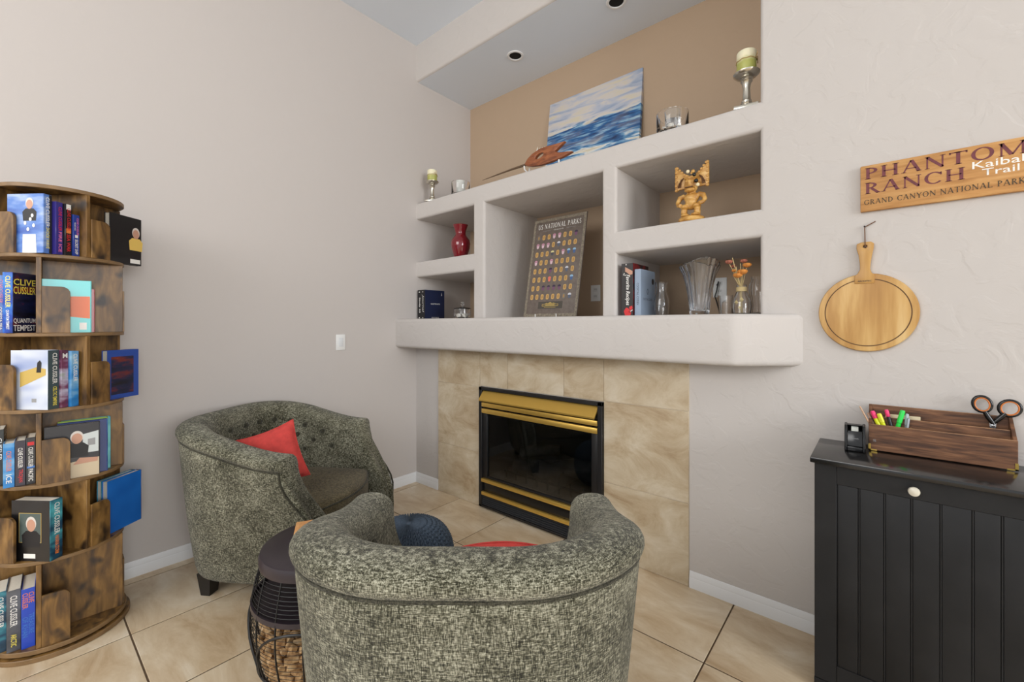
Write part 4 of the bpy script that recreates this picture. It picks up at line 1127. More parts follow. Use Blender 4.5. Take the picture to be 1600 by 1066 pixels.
# ---------------------------------------------------------------- left cells
rv = empty('red_vase', (.470, .085, 1.895), 0, 'ruby red glass vase with flared neck in the upper left cell', 'vase')
m_, N_, L_, b_ = nmat('ruby_glass'); b_.inputs['Base Color'].default_value = (*s2l((150, 12, 34)), 1); b_.inputs['Roughness'].default_value = .06
b_.inputs['Transmission Weight'].default_value = .45; b_.inputs['Coat Weight'].default_value = .5
lathe('vase_body', [(.001, 0), (.046, 0), (.050, .004), (.060, .03), (.074, .075), (.079, .110), (.074, .140), (.055, .165), (.043, .182), (.042, .196), (.048, .222), (.058, .250), (.062, .262), (.058, .262), (.044, .224), (.038, .198), (.038, .184), (.05, .166), (.069, .138), (.073, .11), (.068, .075), (.054, .03), (.044, .008), (.001, .008)], m_, rv, 48,
      flute=lambda a, z_: (.03 * sin(a * 6) if z_ > .19 else 0))

bb = empty('binder_book', (.072, .105, 1.40), radians(-90), 'thick navy and black book standing against the left wall in the lower cell', 'book')
book_parts(bb, .098, .215, .250, mat('cover_jet', (18, 18, 22), .4), mat('cover_deep_navy', (24, 34, 66), .45))
for (s_, zz, ln) in (('Journal', .62, .15),): text(s_, bb, (.1075, .022, .25 * zz - .02), (0, 0, -1), (0, 1, 0), T_WH, width=ln, height=.026, shear=.3)
text('Study 33', bb, (.1075, -.022, .12), (0, 0, -1), (0, 1, 0), T_WH, width=.13, height=.02, bold=.02)
for zz in (.232, .012): spine_patch(bb, -.034, -.018, zz - .004, zz + .004, .215, T_WH); spine_patch(bb, .014, .026, zz - .003, zz + .003, .215, T_WH)
def fp_(pts, m, nm='cover_print'): return pyd(nm, [(x, .0493, z_) for x, z_ in pts], [tuple(range(len(pts)))[::-1]], m, bb)
text('COLLECTED NOTES', bb, (-.005, .049, .132), (-1, 0, 0), (0, 0, 1), T_WH, width=.10, height=.011, bold=.01)
text('READINGS', bb, (-.005, .049, .014), (-1, 0, 0), (0, 0, 1), T_WH, width=.08, height=.008)
fp_([(-.078, .205), (-.070, .205), (-.072, .222), (-.074, .236), (-.076, .222)], T_WH)

gj = empty('glass_dish', (.545, .035, 1.40), 0, 'lidded clear glass dish with white shells in the lower left cell', 'dish')
lathe('bowl', [(.001, .0), (.058, .0), (.064, .006), (.068, .030), (.066, .075), (.064, .076), (.063, .030), (.058, .010), (.001, .006)], M_GLASS, gj, 40)
lathe('lid', [(.068, .077), (.066, .082), (.030, .090), (.010, .096), (.008, .104), (.015, .114), (.016, .122), (.008, .131), (.001, .133), (.001, .128), (.001, .090), (.03, .086), (.064, .077)], M_GLASS, gj, 36)
for (dx, dy) in ((-.03, -.02), (.0, -.035), (.032, -.015), (-.01, .02), (.02, .02)):
    o = lathe('white_shell', [(.001, -.012), (.014, -.008), (.020, 0), (.014, .010), (.004, .016), (.001, .019)], mat('shell_white', (240, 236, 226), .5), gj, 12, (0, 0, 0), 60, lambda a, z_: .18 * cos(a * 5))
    o.location = (dx, dy, .024); o.rotation_euler = (rnd.uniform(-.8, .8), rnd.uniform(-.8, .8), 0)

# ---------------------------------------------------------------- national parks tracker board
PB0, PT0 = Vector((1.26, .20, 1.408)), Vector((1.26, .345, 2.15))
tilt = atan2(.145, .742)
pk = empty('tracker_poster', tuple(PB0), rot=(-tilt, 0, 0), label='brown sticker tracker poster board leaning in the large middle cell', cat='poster')
W2, HP = .231, .755
M_BRD = ramp_mat('poster_brown', [(0.35, (104, 92, 84)), (0.6, (116, 104, 95))], (4, 4, 4), 8, 4, .55)
box('board', -W2, W2, 0, .008, 0, HP, M_BRD, pk, 0.001)
M_BDR = mat('poster_border', (132, 122, 106), .6, noise=.4, nscale=70)
for a in ((-W2 + .003, -W2 + .022, .003, HP - .003), (W2 - .022, W2 - .003, .003, HP - .003), (-W2 + .022, W2 - .022, .003, .024), (-W2 + .022, W2 - .022, HP - .024, HP - .003)):
    box('border_strip', a[0], a[1], -.0012, 0.0, a[2], a[3], M_BDR, pk, 0)
serif('US NATIONAL PARKS', pk, (0, 0, HP - .062), (1, 0, 0), (0, 0, 1), T_WH, width=.375, height=.040, align='C', track=.14)
serif('TRACKER', pk, (0, 0, HP - .098), (1, 0, 0), (0, 0, 1), T_WH, width=.085, height=.009, align='C', track=.3)
for sx in (-1, 1): pyd('title_rule', [(sx * .07, -.0006, HP - .0985), (sx * .145, -.0006, HP - .0985), (sx * .145, -.0006, HP - .0965), (sx * .07, -.0006, HP - .0965)], [(0, 1, 2, 3)], T_GR, pk)
ROWS = ['gttppttd', 'ppptwttt', 'tttytpbb', 'pttptttt', 'tttdttwt', 'tttrtttb', 'ttddddtt', 'ttttttgw']
SM = dict(t=[(206, 166, 100)], g=[(120, 116, 108)], p=[(196, 140, 160), (150, 60, 100), (220, 190, 200)], d=[(60, 44, 70), (120, 80, 110)], w=[(214, 214, 220), (90, 100, 120)], y=[(220, 210, 150), (80, 80, 90)], b=[(150, 190, 220), (70, 100, 150)], r=[(230, 120, 100)])
SMATS = {k: mat('sticker_' + k, v[0], .5) for k, v in SM.items()}; SMAT2 = {k: mat('sticker_low_' + k, v[-1], .5) for k, v in SM.items()}
def flatmesh(nm, pts, y_, m):
    me = bpy.data.meshes.new(nm); me.from_pydata([(x, y_, z_) for x, z_ in pts], [], [tuple(range(len(pts)))]); me.materials.append(m); return me
ov = rrect(-.0130, .0130, -.020, .020, .010, 4); cap = [(-.014, .006), (.014, .006), (.013, .014), (.006, .020), (-.006, .020), (-.013, .014)]; low = [(-.012, .005), (-.009, -.014), (.0, -.020), (.009, -.014), (.012, .005)]
ring_ = rrect(-.0060, .0060, -.012, .012, .005, 4)
meA = {k: flatmesh('sticker', ov, -.0007, SMATS[k]) for k in 'tg'}; meR = flatmesh('sticker_mark', ring_, -.0010, mat('sticker_mark', (176, 134, 74), .5))
meC = {k: flatmesh('sticker', cap + [], -.0008, SMATS[k]) for k in SM}; meL = {k: flatmesh('sticker_lower', low, -.0007, SMAT2[k]) for k in SM}
for r_, row in enumerate(ROWS):
    for c_, k in enumerate(row):
        px, pz = -.172 + c_ * .0468, HP - .148 - r_ * .0655
        if k in 'tg':
            o = bpy.data.objects.new('sticker', meA[k]); link(o, pk); o.location = (px, 0, pz)
            q = bpy.data.objects.new('sticker_mark', meR); link(q, o)
        else:
            o = bpy.data.objects.new('sticker', meC[k]); link(o, pk); o.location = (px, 0, pz)
            q = bpy.data.objects.new('sticker_lower', meL[k]); link(q, o)
box('legend_plate', -.105, .105, -.0012, 0, .060, .112, mat('legend_dark', (78, 72, 64), .5), pk, 0)
for (x0, x1, z0, z1) in ((-.07, .07, .078, .0815), (-.07, .07, .091, .0935), (-.07, -.067, .078, .0935), (.067, .07, .078, .0935), (-.04, .04, .0835, .0885), (-.05, .05, .068, .0705)):
    pyd('legend_print', [(x0, -.0016, z0), (x1, -.0016, z0), (x1, -.0016, z1), (x0, -.0016, z1)], [(0, 1, 2, 3)], T_GO, pk)
prism('legend_crest', [(-.05, .096), (-.03, .102), (-.02, .099), (0, .107), (.02, .099), (.03, .102), (.05, .096)], (0, -.0013, 0), (1, 0, 0), (0, 0, 1), .0004, T_GO, pk)
es = empty('tabletop_easel', (1.26, .235, 1.40), 0, 'small white easel holding up the tracker poster board', 'easel')
for sx in (-1, 1):
    tube('foot', [(sx * .09, -.075, .004), (sx * .09, -.048, .004), (sx * .09, .045, .004)], .0035, M_WHITE, es, 6)
    tube('front_hook', [(sx * .09, -.072, .004), (sx * .09, -.074, .028)], .0035, M_WHITE, es, 6)
    tube('back_prop', [(sx * .09, .045, .004), (sx * .05, .088, .28)], .003, M_WHITE, es, 6)
tube('cross_bar', [(-.05, .088, .28), (.05, .088, .28)], .003, M_WHITE, es, 6)

# ---------------------------------------------------------------- right cells
def outlet(name, x, z_, label):
    o = empty(name, (x, ND, z_), 0, label, 'outlet', 'wall outlets in the niche')
    box('cover_plate', -.041, .041, -.006, 0, -.062, .062, M_WHITE, o, .003)
    for dz in (.026, -.026):
        prism('receptacle', rrect(-.017, .017, dz - .015, dz + .015, .008, 4), (0, -.006, 0), (1, 0, 0), (0, 0, 1), .0015, mat('outlet_face', (222, 222, 220), .4), o)
        for sx in (-.006, .006): box('slot', sx - .001, sx + .001, -.0080, -.0072, dz - .002, dz + .008, M_DARK, o, 0)
    return o
outlet('wall_outlet', 2.274, 1.588, 'white wall outlet behind the crystal vase in the lower right cell')
outlet('wall_outlet', 1.385, 1.595, 'white wall outlet half hidden behind the tracker poster')
tube('power_cord', [(2.262, ND - .030, 1.60), (2.272, ND - .028, 1.625), (2.262, ND - .03, 1.565), (2.252, ND - .032, 1.53), (2.262, ND - .032, 1.50), (2.275, ND - .02, 1.44), (2.28, ND - .02, 1.405)], .004, M_BLK)
tag(bpy.data.objects['power_cord'], 'black power cord hanging from the outlet behind the crystal vase', 'cord')

c1 = empty('recipe_book', (1.948, .115, 1.40), radians(-90), 'tall black recipe binder with a red lobster on the spine, lower right cell', 'book')
book_parts(c1, .070, .215, .302, mat('cover_charcoal', (38, 34, 34), .4), ramp_mat('cover_food', [(0.4, (32, 26, 26)), (0.55, (120, 30, 34)), (0.7, (60, 40, 36))], (6, 6, 6), 3, 3, .3))
text('Favorite Recipes', c1, (.1075, .002, .150), (0, 0, -1), (0, 1, 0), T_WH, width=.175, height=.030, shear=.25, bold=.012)
def sp_(pts, m): return pyd('spine_print', [(.1079, y_, z_) for y_, z_ in pts], [tuple(range(len(pts)))], m, c1)
sp_([(-.012, .002), (.02, .002), (.024, .02), (.008, .045), (-.006, .05), (-.02, .03)], T_RE); sp_([(.018, .03), (.034, .045), (.03, .06), (.012, .052)], T_RE); sp_([(.012, .02), (.034, .034), (.033, .038), (.011, .025)], T_WH)
sp_([(-.012, .255), (-.004, .252), (.016, .235), (.033, .238), (.033, .256), (.012, .268), (-.012, .282)], T_SKIN)
for (a_, b_2) in ((-.018, .245), (-.012, .235), (-.021, .238), (-.006, .295)): sp_(circle2(a_, b_2, .0032, n=8), T_WH)
c2 = empty('recipe_book', (2.006, .120, 1.40), radians(-90), 'slim pale blue-grey hardback beside the black recipe binder', 'book')
book_parts(c2, .036, .200, .266, mat('cover_pale_blue', (150, 166, 186), .5), mat('cover_pale_blue', (150, 166, 186), .5))
text('COCKTAIL CODEX', c2, (.100, 0, .125), (0, 0, -1), (0, 1, 0), T_BK, width=.125, height=.012)
text('COCKTAIL CODEX', c2, (.005, .018, .098), (-1, 0, 0), (0, 0, 1), T_BK, width=.13, height=.013)
tube('cover_emblem', [(.005 + .012 * cos(2 * pi * i / 6), .0183, .142 + .018 * sin(2 * pi * i / 6)) for i in range(6)], .0009, T_BK, c2, 5, True)
pyd('cover_sticker', [(-.068 + .016 * cos(2 * pi * i / 20), .0184, .205 + .018 * sin(2 * pi * i / 20)) for i in range(20)], [tuple(range(20))], T_BK, c2)

# carved tiki figure
tk = empty('tiki_figure', (2.283, .075, 1.895), radians(0), 'carved golden wood tiki figure with a fanned headdress in the upper right cell', 'figurine')
M_TIKI = ramp_mat('golden_carved_wood', [(0.3, (150, 98, 40)), (0.5, (196, 146, 72)), (0.7, (222, 180, 108))], (4, 4, 10), 5, 5, .4, .4, .2)
def blob(bm, c, r, rot=(0, 0, 0)):
    M = Matrix.Translation(c) @ Matrix.Rotation(rot[2], 4, 'Z') @ Matrix.Rotation(rot[1], 4, 'Y') @ Matrix.Rotation(rot[0], 4, 'X') @ Matrix.Diagonal((*r, 1))
    bmesh.ops.create_uvsphere(bm, u_segments=14, v_segments=10, radius=1.0, matrix=M)
def limb(bm, pts, rad):
    V, Fc = tube_vf(pts, rad, 10); vs = [bm.verts.new(v) for v in V]
    for f in Fc: bm.faces.new([vs[i] for i in f])
bm = bmesh.new()
blob(bm, (0, 0, .132), (.040, .030, .030)); blob(bm, (0, -.004, .108), (.031, .029, .028)); blob(bm, (0, 0, .086), (.032, .026, .018))
blob(bm, (-.030, -.014, .082), (.022, .030, .016)); blob(bm, (.030, -.014, .082), (.022, .030, .016))
blob(bm, (-.034, -.014, .055), (.016, .020, .034)); blob(bm, (.034, -.014, .055), (.016, .020, .034))
limb(bm, [(-.034, 0, .148), (-.060, -.002, .138), (-.070, -.008, .112), (-.062, -.022, .094), (-.046, -.034, .090)], [.012, .014, .012, .010, .012])
limb(bm, [(.034, 0, .148), (.060, -.002, .138), (.070, -.008, .112), (.062, -.022, .094), (.046, -.034, .090)], [.012, .014, .012, .010, .012])
blob(bm, (0, -.006, .200), (.036, .032, .050)); blob(bm, (0, -.030, .168), (.030, .016, .014)); blob(bm, (0, -.034, .205), (.010, .012, .022))
blob(bm, (0, -.028, .232), (.036, .012, .008)); blob(bm, (-.026, -.018, .036), (.024, .030, .010)); blob(bm, (.026, -.018, .036), (.024, .030, .010))
blob(bm, (-.016, -.032, .212), (.010, .006, .008)); blob(bm, (.016, -.032, .212), (.010, .006, .008))
body = frombm('body', bm, M_TIKI, tk, 180)
md = body.modifiers.new('remesh', 'REMESH'); md.mode = 'VOXEL'; md.voxel_size = .0032; md.use_smooth_shade = True
md = body.modifiers.new('smooth', 'SMOOTH'); md.factor = .5; md.iterations = 3
lathe('plinth', [(.001, 0), (.064, 0), (.068, .006), (.064, .022), (.050, .030), (.001, .030)], M_TIKI, tk, 28)
box('mouth', -.020, .020, -.048, -.040, .176, .182, mat('carved_dark', (92, 56, 24), .6), tk, .002)
for sx in (-1, 1):
    wing = [(.018, .195), (.014, .256), (.040, .268), (.084, .306)] + [(.087, .296 - i * .024) for i in range(5)] + [(.080, .178), (.064, .186), (.036, .186)]
    pts = [(sx * a_, b_2) for a_, b_2 in (wing if sx > 0 else wing[::-1])]
    w = prism('headdress_wing', pts, (0, .012, 0), (1, 0, 0), (0, 0, 1), .014, M_TIKI, tk, .003)
    for i in range(6):
        o = lathe('scallop', [(.001, .006), (.006, .005), (.009, 0), (.008, -.004)], M_TIKI, w, 10); o.location = (sx * .080, .0, .306 - i * .024); o.rotation_euler = (pi / 2, 0, 0)
    for i in range(4):
        o = lathe('scallop', [(.001, .006), (.006, .005), (.008, 0), (.007, -.004)], M_TIKI, w, 10); o.location = (sx * (.038 + i * .012), .0, .262 + i * .014); o.rotation_euler = (pi / 2, 0, 0)
    for i in range(3):
        tube('carved_feather', [(sx * (.040 + i * .006), -.004, .246 - i * .004), (sx * (.054 + i * .006), -.006, .222 - i * .005), (sx * (.056 + i * .007), -.004, .196)], .0024, mat('carved_dark', (92, 56, 24), .6), w, 6)
for (dx, dz, r_, m__) in ((-.006, .262, .010, mat('bone_bead', (232, 216, 176), .4)), (.020, .258, .010, M_TIKI), (.026, .240, .010, M_BLKGL), (.036, .206, .011, M_BLKGL), (.044, .184, .010, mat('bone_bead', (232, 216, 176), .4)), (.012, .250, .006, M_TIKI)):
    o = lathe('bead', [(.001, -r_), (r_ * .7, -r_ * .72), (r_, 0), (r_ * .7, r_ * .72), (.001, r_)], m__, tk, 14, auto=80); o.location = (dx, -.040, dz)

# glassware in the lower right cell
cr = empty('crystal_vase', (2.340, .020, 1.40), 0, 'fluted crystal vase with scalloped flaring rim in the lower right cell', 'vase')
def flt(a, z_): return .10 * abs(cos(a * 8)) * min(1, z_ / .05) + 0
lathe('fluted_glass', [(.001, 0), (.044, 0), (.046, .004), (.046, .020), (.046, .05), (.052, .10), (.062, .16), (.074, .205), (.086, .235), (.090, .250), (.085, .252), (.080, .236), (.066, .205), (.054, .16), (.045, .10), (.038, .05), (.036, .026), (.001, .022)], glass_mat('crystal', (250, 252, 255), .01, 1.52), cr, 80, (0, 0, 0), 30, flt)
hg = empty('hurricane_glass', (2.085, .165, 1.40), 0, 'plain curvy clear glass vase between the recipe books and the crystal vase', 'vase')
lathe('glass', [(.001, 0), (.034, 0), (.038, .006), (.044, .05), (.042, .09), (.030, .135), (.028, .155), (.034, .195), (.0345, .197), (.032, .197), (.026, .155), (.028, .134), (.040, .089), (.042, .05), (.035, .009), (.001, .007)], M_GLASS, hg, 36)
for v in cr.children[0].data.vertices:
    if v.co.z > .15:
        xx = v.co.x * .76 + v.co.y * .65
        v.co.z += .034 * (1 - (xx / .095) ** 2) * ((v.co.z - .15) / .10)
sg = empty('water_glass', (2.430, .150, 1.40), 0, 'small clear tumbler behind the crystal vase', 'glass')
lathe('glass', [(.001, 0), (.028, 0), (.030, .004), (.036, .105), (.034, .105), (.028, .008), (.001, .007)], M_GLASS, sg, 30)
fv = empty('flower_bottle', (2.528, .050, 1.40), 0, 'small glass bottle of dried orange flowers tied with twine, by the niche edge', 'vase')
lathe('bottle', [(.001, 0), (.036, 0), (.040, .005), (.042, .04), (.038, .075), (.026, .105), (.021, .115), (.021, .140), (.024, .146), (.021, .146), (.018, .140), (.018, .116), (.023, .104), (.035, .074), (.039, .04), (.037, .008), (.001, .006)], M_GLASS, fv, 36)
for i in range(6): tube('twine_wrap', [((.0222) * cos(2 * pi * j / 20), .0222 * sin(2 * pi * j / 20), .116 + i * .0035) for j in range(20)], .0019, mat('twine', (196, 176, 130), .85), fv, 5, True)
M_STEM = mat('dry_stem', (206, 184, 132), .8); M_FO = mat('dried_orange', (198, 128, 56), .85, noise=.3, nscale=90); M_FP = mat('dried_rust', (160, 96, 76), .85, noise=.3, nscale=90)
heads = [(-.052, -.02, .262, .016, M_FP), (-.040, .01, .243, .013, M_FP), (.012, -.01, .262, .015, M_FP), (.028, -.015, .240, .018, M_FO), (.010, -.025, .208, .021, M_FO), (-.010, -.030, .192, .019, M_FO), (-.030, -.01, .218, .011, M_FO)]
for (hx, hy_, hz, r_, m__) in heads:
    tube('flower_stem', [(rnd.uniform(-.01, .01), rnd.uniform(-.01, .01), .012), (hx * .12, hy_ * .12, .135), (hx * .7, hy_ * .7, .13 + (hz - .13) * .7), (hx, hy_, hz - r_ * .3)], .0014, M_STEM, fv, 5)
    o = lathe('flower_head', [(.001, -r_ * .7), (r_ * .7, -r_ * .45), (r_, 0), (r_ * .8, r_ * .5), (.001, r_ * .6)], m__, fv, 18, (0, 0, 0), 80, lambda a, z_: .14 * cos(a * 9)); o.location = (hx, hy_, hz)
for (hx, hy_, hz) in ((-.036, -.02, .282), (-.03, -.02, .19), (.0, -.02, .25), (-.018, -.03, .235)):
    tube('dry_twig', [(0, 0, .02), (hx * .15, hy_ * .2, .135), (hx, hy_, hz)], .0017, M_STEM, fv, 5)
for (dx, dy, dz, r_) in ((-.018, -.02, .060, .009), (.006, -.024, .072, .010), (-.004, -.02, .035, .008)):
    o = lathe('dried_bud', [(.001, -r_), (r_, 0), (.001, r_ * 1.3)], mat('straw_bud', (226, 204, 140), .8), fv, 10); o.location = (dx, dy, dz)
gv = empty('cut_glass_vase', (2.568, .235, 1.40), 0, 'tall dark cut-glass vase in the right corner behind the dried flowers', 'vase')
lathe('glass', [(.001, 0), (.036, 0), (.040, .01), (.034, .05), (.042, .11), (.044, .15), (.032, .185), (.036, .20), (.034, .20), (.029, .185), (.040, .15), (.038, .11), (.030, .05), (.034, .014), (.001, .01)], M_GLASS, gv, 40, (0, 0, 0), 30, lambda a, z_: .06 * abs(sin(a * 8)))

# ---------------------------------------------------------------- right wall: sign, cutting board
sn = empty('wooden_sign', (2.983, 0, 1.812), 0, 'carved tan wooden trail sign with plum lettering on the right wall', 'sign')
M_SIGN = ramp_mat('sign_pine', [(0.3, (164, 112, 58)), (0.5, (190, 138, 78)), (0.7, (206, 158, 98))], (2, 2, 16), 3, 6, .6, .3, .25)
SW, SHH = .545, .186
box('board', 0, SW, -.020, -.001, 0, SHH, M_SIGN, sn, .003)
M_PLUM = mat('sign_plum', (110, 52, 58), .6, noise=.2, nscale=60); M_SGR = mat('sign_grey_brown', (86, 70, 50), .7)
def sgn(s, x, z_, w, h, m): serif(s, sn, (x, -.020, z_), (1, 0, 0), (0, 0, 1), m, width=w, height=h)
sgn('PHANTOM', .014, .152, .432, .048, M_PLUM); sgn('RANCH', .014, .092, .282, .048, M_PLUM); sgn('GRAND CANYON NATIONAL PARK', .012, .036, .428, .022, M_SGR)
text('Kaibab', sn, (.314, -.020, .114), (1, 0, 0), (0, 0, 1), T_WH, width=.140, height=.026, align='L', bold=.003)
text('Trail', sn, (.338, -.020, .084), (1, 0, 0), (0, 0, 1), T_WH, width=.088, height=.024, align='L', bold=.003)

cbd = empty('cutting_board', (3.002, 0, 1.401), 0, 'round wooden serving board hanging by its handle on the right wall', 'cutting board')
M_OAK = ramp_mat('acacia_board', [(0.28, (160, 112, 52)), (0.45, (186, 140, 74)), (0.58, (206, 164, 98)), (0.75, (222, 188, 128))], (9, 1, .7), 1.6, 4, .42, .2)
M_OAKG = mat('board_groove', (92, 60, 24), .6)
o = lathe('round_plate', [(.001, -.001), (.154, -.001), (.159, .003), (.159, .013), (.156, .017), (.137, .018), (.001, .018)], M_OAK, cbd, 80); o.rotation_euler = (pi / 2, 0, 0)
o2 = lathe('juice_groove', [(.1340, .0178), (.1340, .0183), (.1378, .0183), (.1378, .0178), (.1340, .0178)], M_OAKG, cbd, 80); o2.rotation_euler = (pi / 2, 0, 0)
hd = [(-.034, .118), (.030, .118), (.030, .152), (.021, .160), (.0155, .176), (.017, .20), (.022, .235), (.027, .262), (.0275, .279), (.018, .287), (-.012, .287), (-.027, .281), (-.0275, .262), (-.021, .235), (-.017, .20), (-.0165, .176), (-.024, .160), (-.034, .150)]
hp_ = prism('handle', hd, (-.004, -.0195, 0), (1, 0, 0), (0, 0, 1), .001, M_OAK, cbd)
bpy.data.objects.remove(hp_)
prism('handle', hd, (-.004, -.002, 0), (1, 0, 0), (0, 0, 1), .0195, M_OAK, cbd, .003, [circle2(0, .269, .0065, n=16)], 2)
text('ARCHITEC', cbd, (-.006, -.0216, .128), (1, 0, 0), (0, 0, 1), T_BK, width=.044, height=.006, name='burnt_stamp', bold=.02)
tube('leather_cord', [(-.004, -.024, .266), (-.0045, -.0235, .30), (-.006, -.010, .345), (-.006, -.007, .350), (.012, -.006, .360), (.028, -.006, .369)], .0019, mat('leather', (110, 74, 48), .7), cbd, 6)
tube('leather_cord', [(-.004, -.0015, .266), (-.005, -.003, .31), (-.006, -.006, .348)], .0017, mat('leather', (110, 74, 48), .7), cbd, 6)
lathe('wall_nail', [(.001, 0), (.003, 0), (.003, .010), (.001, .011)], M_BLK, cbd, 8).location = (-.006, -.006, .352)
bpy.data.objects['wall_nail'].rotation_euler = (pi / 2, 0, 0)

# ---------------------------------------------------------------- left wall switch
sw = empty('light_switch', (0, -.688, 1.222), radians(90), 'white rocker light switch on the left wall', 'switch')
box('cover_plate', -.036, .036, -.006, 0, -.058, .058, M_WHITE, sw, .003)
box('rocker', -.0165, .0165, -.009, -.005, -.033, .033, mat('rocker_white', (226, 228, 230), .3), sw, .0015)

# ---------------------------------------------------------------- on the cabinet: organiser, pens, scissors, tape
CT = CZT
og = empty('desk_organizer', (3.010, 0, CT), 0, 'stained wooden desk organizer with brass corners on the black cabinet', 'organizer')
M_OG = ramp_mat('stained_plank', [(0.3, (58, 36, 24)), (0.45, (92, 60, 40)), (0.6, (124, 84, 56)), (0.75, (150, 108, 78))], (2.5, 6, 26), 3, 6, .55, .4, .3)
M_OGE = mat('plank_edge', (150, 112, 80), .6, noise=.25, nscale=40)
OW = .383; OYF, OYB = -.102, -.012
def plank(nm, *a):
    o = box(nm, *a, M_OG, og, .0015, 1); o.data.materials.append(M_OGE)
    for p in o.data.polygons:
        if p.normal.z > .7: p.material_index = 1
    return o
plank('front_panel', 0, OW, OYF, OYF + .009, .002, .102)
plank('middle_divider', .010, OW - .010, -.062, -.054, .010, .128)
plank('back_panel', 0, OW, OYB - .009, OYB, .002, .168)
plank('bottom_panel', .010, OW - .010, OYF + .009, OYB - .009, .002, .010)
for nm, x0 in (('side_panel', 0), ('side_panel', OW - .010)):
    prism(nm, [(OYF + .009, .002), (OYB - .009, .002), (OYB - .009, .168), (OYF + .009, .102)], (x0, 0, 0), (0, 1, 0), (0, 0, 1), .010, M_OG, og, .001)
plank('pen_partition', .118, .126, OYF + .009, -.062, .010, .100)
for sx, x0 in ((1, 0.0), (-1, OW)):
    bm = bmesh.new()
    for (a_, b_2, z0, z1) in ((0, .024, .001, .006), (0, .006, .001, .026)): bm_box(bm, min(x0 + sx * a_, x0 + sx * b_2) - .0008, max(x0 + sx * a_, x0 + sx * b_2) + .0008, OYF - .0012, OYF + .001, z0, z1)
    frombm('brass_corner', bm, mat('aged_brass', (196, 164, 84), .35, metal=.9), og)
text('S', og, (.018, OYF, .040), (1, 0, 0), (0, 0, 1), T_GR, width=.010, height=.008, name='burnt_mark')

def pen(label, p0, p1, r, mb, cap_m=None, cap_f=.0, tip=None):
    a0 = Vector(p0); a1 = Vector(p1); d = a1 - a0; L0 = d.length
    e = empty('pen', p0, rot=d.to_track_quat('Z', 'Y').to_euler(), label=label, cat='pen', group='pens in the desk organizer')
    c0 = L0 * (1 - cap_f)
    lathe('barrel', [(.001, 0), (r * .5, .002), (r * .9, .012), (r, .02), (r, c0 - .001), (r * .7, c0)] if cap_m else [(.001, 0), (r * .5, .002), (r, .016), (r, L0 - .004), (r * .7, L0 - .001), (.001, L0)], mb, e, 14)
    if cap_m:
        lathe('cap', [(r * .98, c0), (r * 1.12, c0 + .001), (r * 1.1, L0 - .006), (r * .9, L0 - .001), (.001, L0)], cap_m, e, 14)
        box('clip', r * 1.05, r * 1.35, -.0018, .0018, c0 + .004, L0 - .003, cap_m, e, .0006, 1)
    return e
def cc(x, y_, z_): return (x, y_, z_)
ZB = CT + .0115
P_YE = mat('highlighter_yellow', (226, 232, 40), .35); P_PK = mat('highlighter_pink', (238, 60, 120), .35); P_GN = mat('highlighter_green', (30, 210, 70), .35)
P_BK = mat('pen_black', (30, 28, 36), .3); P_PU = mat('pen_purple', (64, 44, 110), .3); P_GY = mat('pen_grey', (150, 156, 164), .3, metal=.3); P_NA = mat('pencil_natural', (196, 160, 130), .5)
pen('slim natural pencil leaning out past the left end of the organizer', (3.052, -.080, ZB), (2.982, -.080, 1.027), .0030, P_NA)
pen('yellow highlighter with pink cap leaning left in the organizer', (3.072, -.083, ZB), (3.020, -.074, 1.012), .0070, P_YE, P_PK, .20)
pen('slim brown-grey pen beside the pencil in the organizer', (3.062, -.072, ZB), (3.006, -.070, 1.002), .0038, mat('pen_tan', (170, 140, 120), .4))
pen('yellow highlighter with yellow cap in the organizer', (3.082, -.070, ZB), (3.040, -.080, 1.005), .0070, P_YE, mat('highlighter_yellow_cap', (236, 238, 70), .35), .25)
pen('black marker with pink cap in the organizer', (3.096, -.082, ZB), (3.062, -.072, 1.022), .0060, P_BK, P_PK, .18)
pen('dark purple pen leaning right in the organizer', (3.080, -.074, ZB), (3.108, -.070, 1.012), .0052, P_PU)
pen('bright green highlighter leaning right in the organizer', (3.076, -.080, ZB), (3.110, -.078, 1.026), .0072, P_GN, mat('highlighter_green_cap', (40, 222, 84), .35), .32)
pen('grey pen at the right end of the pen slot', (3.114, -.076, ZB), (3.122, -.074, 1.014), .0050, P_GY, mat('pen_light_grey', (178, 188, 196), .3), .3)
pen('second slim grey pen at the right end of the pen slot', (3.113, -.086, ZB), (3.126, -.084, 1.000), .0040, P_GY)
en = box('envelope', 3.060, 3.160, -.0475, -.0455, CT + .011, CT + .140, mat('envelope_paper', (216, 202, 168), .7), None, .0006, 1)
tag(en, 'cream paper slips standing behind the pens in the organizer', 'paper')

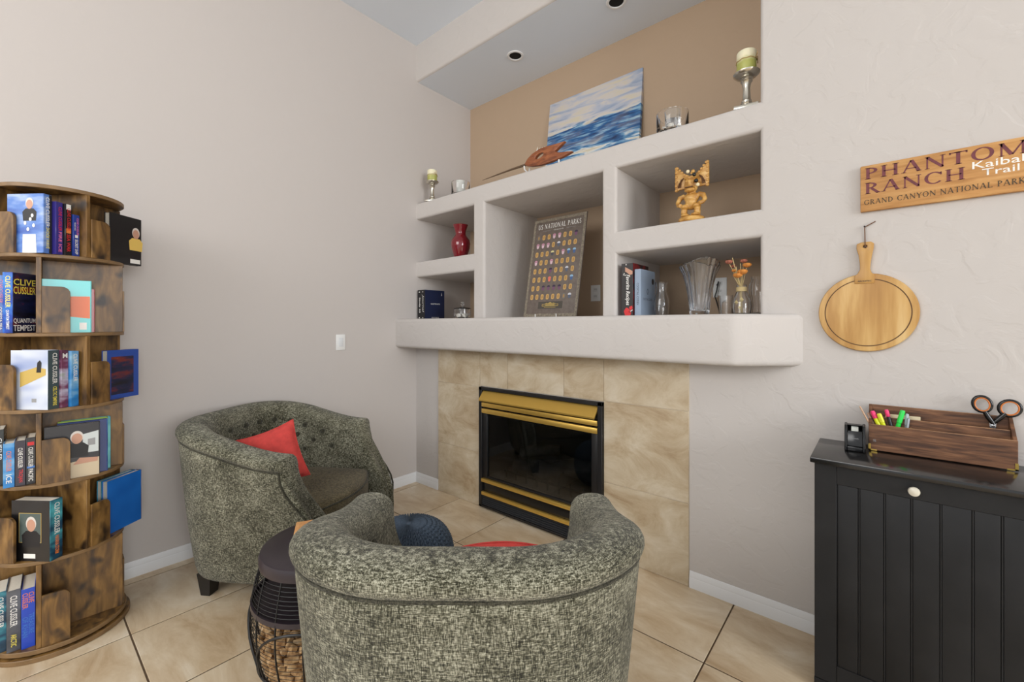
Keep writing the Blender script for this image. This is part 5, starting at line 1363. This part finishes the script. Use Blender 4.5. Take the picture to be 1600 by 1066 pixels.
sc_ = empty('scissors', (3.345, -.0345, CT + .011), 0, 'black-handled scissors with orange inner trim standing in the organizer', 'scissors')
M_ORG = mat('orange_rubber', (206, 116, 44), .45)
for sx, cx2, rx2, rz2, tl in ((-1, -.026, .022, .027, .18), (1, .040, .025, .027, -.42)):
    pts = []
    for i in range(28):
        t_ = 2 * pi * i / 28; a_ = rx2 * cos(t_); b_2 = rz2 * sin(t_)
        pts.append((cx2 + a_ * cos(tl) - b_2 * sin(tl), sx * .003, .196 + a_ * sin(tl) + b_2 * cos(tl) - (.008 if sx > 0 else 0)))
    tube('handle_loop', pts, .0055, M_BLKGL, sc_, 8, True)
    tube('loop_trim', [(cx2 + (x - cx2) * .82, y_ - .003, .19 + (z_ - .19) * .86) for x, y_, z_ in pts], .0026, M_ORG, sc_, 6, True)
    tube('shank', [(cx2 * .75, sx * .003, .170), (cx2 * .40, sx * .003, .150), (sx * -.002, sx * .003, .128)], [.007, .008, .006], M_BLKGL, sc_, 8)
    V = [(sx * -.008, sx * .0015, .132), (sx * .008, sx * .0015, .132), (sx * .003, sx * .0015, .0), (sx * .0, sx * .0015, .0)]
    V += [(x, y_ + .0015 * sx, z_) for x, y_, z_ in V]
    pyd('blade', V, [(0, 1, 2, 3), (7, 6, 5, 4), (0, 4, 5, 1), (1, 5, 6, 2), (2, 6, 7, 3), (3, 7, 4, 0)], mat('steel', (180, 182, 186), .25, metal=1), sc_)
o = lathe('pivot_screw', [(.001, 0), (.005, 0), (.005, .003), (.003, .004), (.001, .004)], mat('steel', (180, 182, 186), .25, metal=1), sc_, 14); o.location = (0, -.004, .124); o.rotation_euler = (pi / 2, 0, 0)

td = empty('tape_dispenser', (2.968, -.105, CT), radians(-88), 'small black desk tape dispenser beside the organizer', 'tape dispenser')
# seen end-on: a hunched body with a roll of tape in its top
side = [(-.040, 0), (.060, 0), (.060, .014), (.046, .030), (.040, .066), (.026, .082), (.0, .086), (-.024, .078), (-.036, .056)]
for yy in (-.027, .019): prism('side_shell', side, (0, yy + .008, 0), (1, 0, 0), (0, 0, 1), .008, M_BLKGL, td, .0025)
box('body_floor', -.038, .058, -.019, .019, .001, .016, M_BLKGL, td, .002)
prism('top_hood', [(-.036, .045), (-.030, .066), (-.022, .076), (0, .0835), (.016, .0815), (.014, .0775), (0, .0795), (-.020, .072), (-.026, .064), (-.031, .045)], (0, .019, 0), (1, 0, 0), (0, 0, 1), .038, M_BLKGL, td)
prism('front_apron', [(-.019, .0), (.019, .0), (.018, .050), (-.018, .050)], (.047, 0, .016), (0, 1, 0), (-.25, 0, .97), .004, M_BLKGL, td, .001)
ln = lathe('tape_roll', [(.014, -.009), (.030, -.009), (.030, .009), (.014, .009), (.014, -.009)], mat('tape_clear', (206, 208, 200), .3), td, 30); ln.location = (-.002, 0, .050); ln.rotation_euler = (pi / 2, 0, 0)
lathe('tape_core', [(.006, -.018), (.0135, -.018), (.0135, .018), (.006, .018)], M_BLK, td, 20).location = (-.002, 0, .050)
bpy.data.objects['tape_core'].rotation_euler = (pi / 2, 0, 0)
text('Scotch', td, (.0435, .0, .042), (0, 1, 0), (-.25, 0, .97), T_GR, width=.018, height=.005, depth=.0045)

td.scale = (1.15, 1.2, 1.15)
